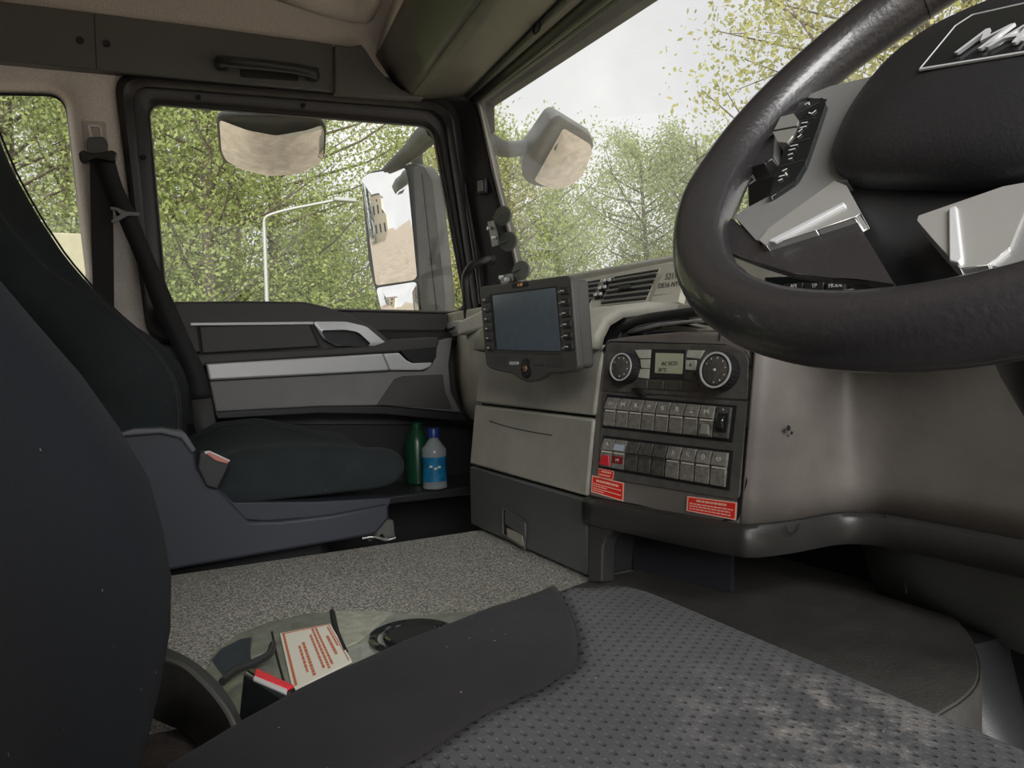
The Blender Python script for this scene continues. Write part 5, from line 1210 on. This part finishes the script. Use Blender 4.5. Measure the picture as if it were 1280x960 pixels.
for px, d, s, kd, lm, lb in (
    (500, 14, .85, 'D', M_leaf2, 'yellow-green tree just behind the door mirror'),
    (572, 12.5, 1.0, 'D', M_leaf2, 'yellow-green tree between the door mirror and the windscreen pillar'),
    (648, 12.5, 1.0, 'D', M_leaf, 'green tree below the front mirror arm just right of the pillar'),
    (700, 13.5, .80, 'D', M_leaf3, 'low dusty tree behind the top right corner of the monitor'),
    (815, 16, 1.12, 'D', M_leaf3, 'pale tree above the dash vents'),
    (885, 16, 1.10, 'D', M_leaf3, 'pale tree touching the left edge of the steering wheel'),
    (955, 17, 1.0, 'D', M_leaf3, 'pale tree seen in the lower gap of the steering wheel'),
    (1140, 9.5, 1.2, 'B', M_leaf2, 'tall yellow-green tree behind the upper left of the steering wheel rim'),
    (1215, 9.0, 1.1, 'B', M_leaf2, 'tall yellow-green tree seen above the airbag'),
    (1340, 9.0, 1.1, 'B', M_leaf2, 'tall yellow-green tree at the right edge above the emblem')):
    mk(kd, px, d, s, lm, lb, G2)
for px, d, s, lb in ((-60, 11.5, 1.2, 'bush low in the rear quarter window behind the seat'), (100, 11.5, 1.1, 'bush at the foot of the tree behind the seat belt'), (215, 11.5, 1.1, 'bush low at the left edge of the door window'),
    (320, 12, 1.15, 'bush at the foot of the lamp post pole'), (430, 13, 1.1, 'bush low beside the door mirror'), (560, 12.5, 1.1, 'bush low between the door mirror and the pillar'), (650, 13, 1.0, 'bush behind the top of the monitor'),
    (740, 14, 1.1, 'bush just above the left air vent'), (840, 15, 1.1, 'bush above the marked block beside the vents'), (950, 14, 1.2, 'bush in the lower gap of the steering wheel')):
    mk('S', px, d, s, M_leaf if px < 640 else M_leaf3, 'low leafy '+lb, G3, name='bush')
# lamp post
lpB = az(335, 6.9); dd = lpB.xy.length
def at_d(px, py, dist):
    r = ray(px, py); k = dist/V((r.x, r.y)).length; return C+r*k
lpo = thing('lamp_post', 'slender pale street lamp post with a long curved arm among the trees', 'lamp post', lpB)
T1 = at_d(330, 278, dd)
tube('pole', [V((lpB.x, lpB.y, GZ)), T1+V((0, 0, -.15)), T1], [.026, .016, .014], M_post, lpo, seg=8)
tube('arm', [T1, at_d(334, 270, dd), at_d(360, 262, dd*1.0), at_d(400, 254, dd), at_d(425, 249, dd)], .012, M_post, lpo, seg=8, smoothn=3)
box('lamp_head', at_d(431, 250, dd), (.20, .07, .035), M_post, lpo, bev=.01)
# pale board seen through the rear quarter window
yb_ = at_d(93, 322, 6.5)
tag(box('tarpaulin_board', yb_+V((0, 0, -.05)), (.28, .04, .45), M_cloth, bev=.01), 'pale yellow sheet propped outside behind the rear quarter window', 'board')
# things standing behind the truck, seen in the door mirror
bd = thing('apartment_house', 'cream flat-roofed building with rows of dark windows reflected in the door mirror', 'building', (-46, 13, GZ))
bx_, by_ = -46, 13
box('wall', (bx_, by_, GZ+3.6), (6, 8, 7.2), M_bld, bd, bev=0)
box('roof', (bx_, by_, GZ+7.3), (6.4, 8.6, .25), M_mhd, bd, bev=0)
for fl_ in range(3):
    for i in range(3):
        wdw = box('window', (bx_+3.02, by_-2.5+2.5*i, GZ+1.5+2.2*fl_), (.08, 1.1, 1.2), M_wht, bd, bev=0)
        box('pane', (bx_+3.07, by_-2.5+2.5*i, GZ+1.5+2.2*fl_), (.04, .95, 1.05), M_bwin, wdw, bev=0)
rng = np.random.default_rng(8)
ct = thing('conifer', 'slim dark conifer beside the cream building reflected in the door mirror', 'tree', (-40, 17, GZ))
cts = [(-40+rng.normal()*.7*(1-h/8), 17+rng.normal()*.7*(1-h/8), GZ+.5+h, .8) for h in np.linspace(0, 8, 60)]
o = link('foliage', leaves_mesh(rng, cts, 60, .35, .12, 'needles'), M_leafd, ct, smooth=False); o['kind'] = 'stuff'
tube('trunk', [(-40, 17, GZ), (-40, 17, GZ+8)], .08, M_bark, ct)
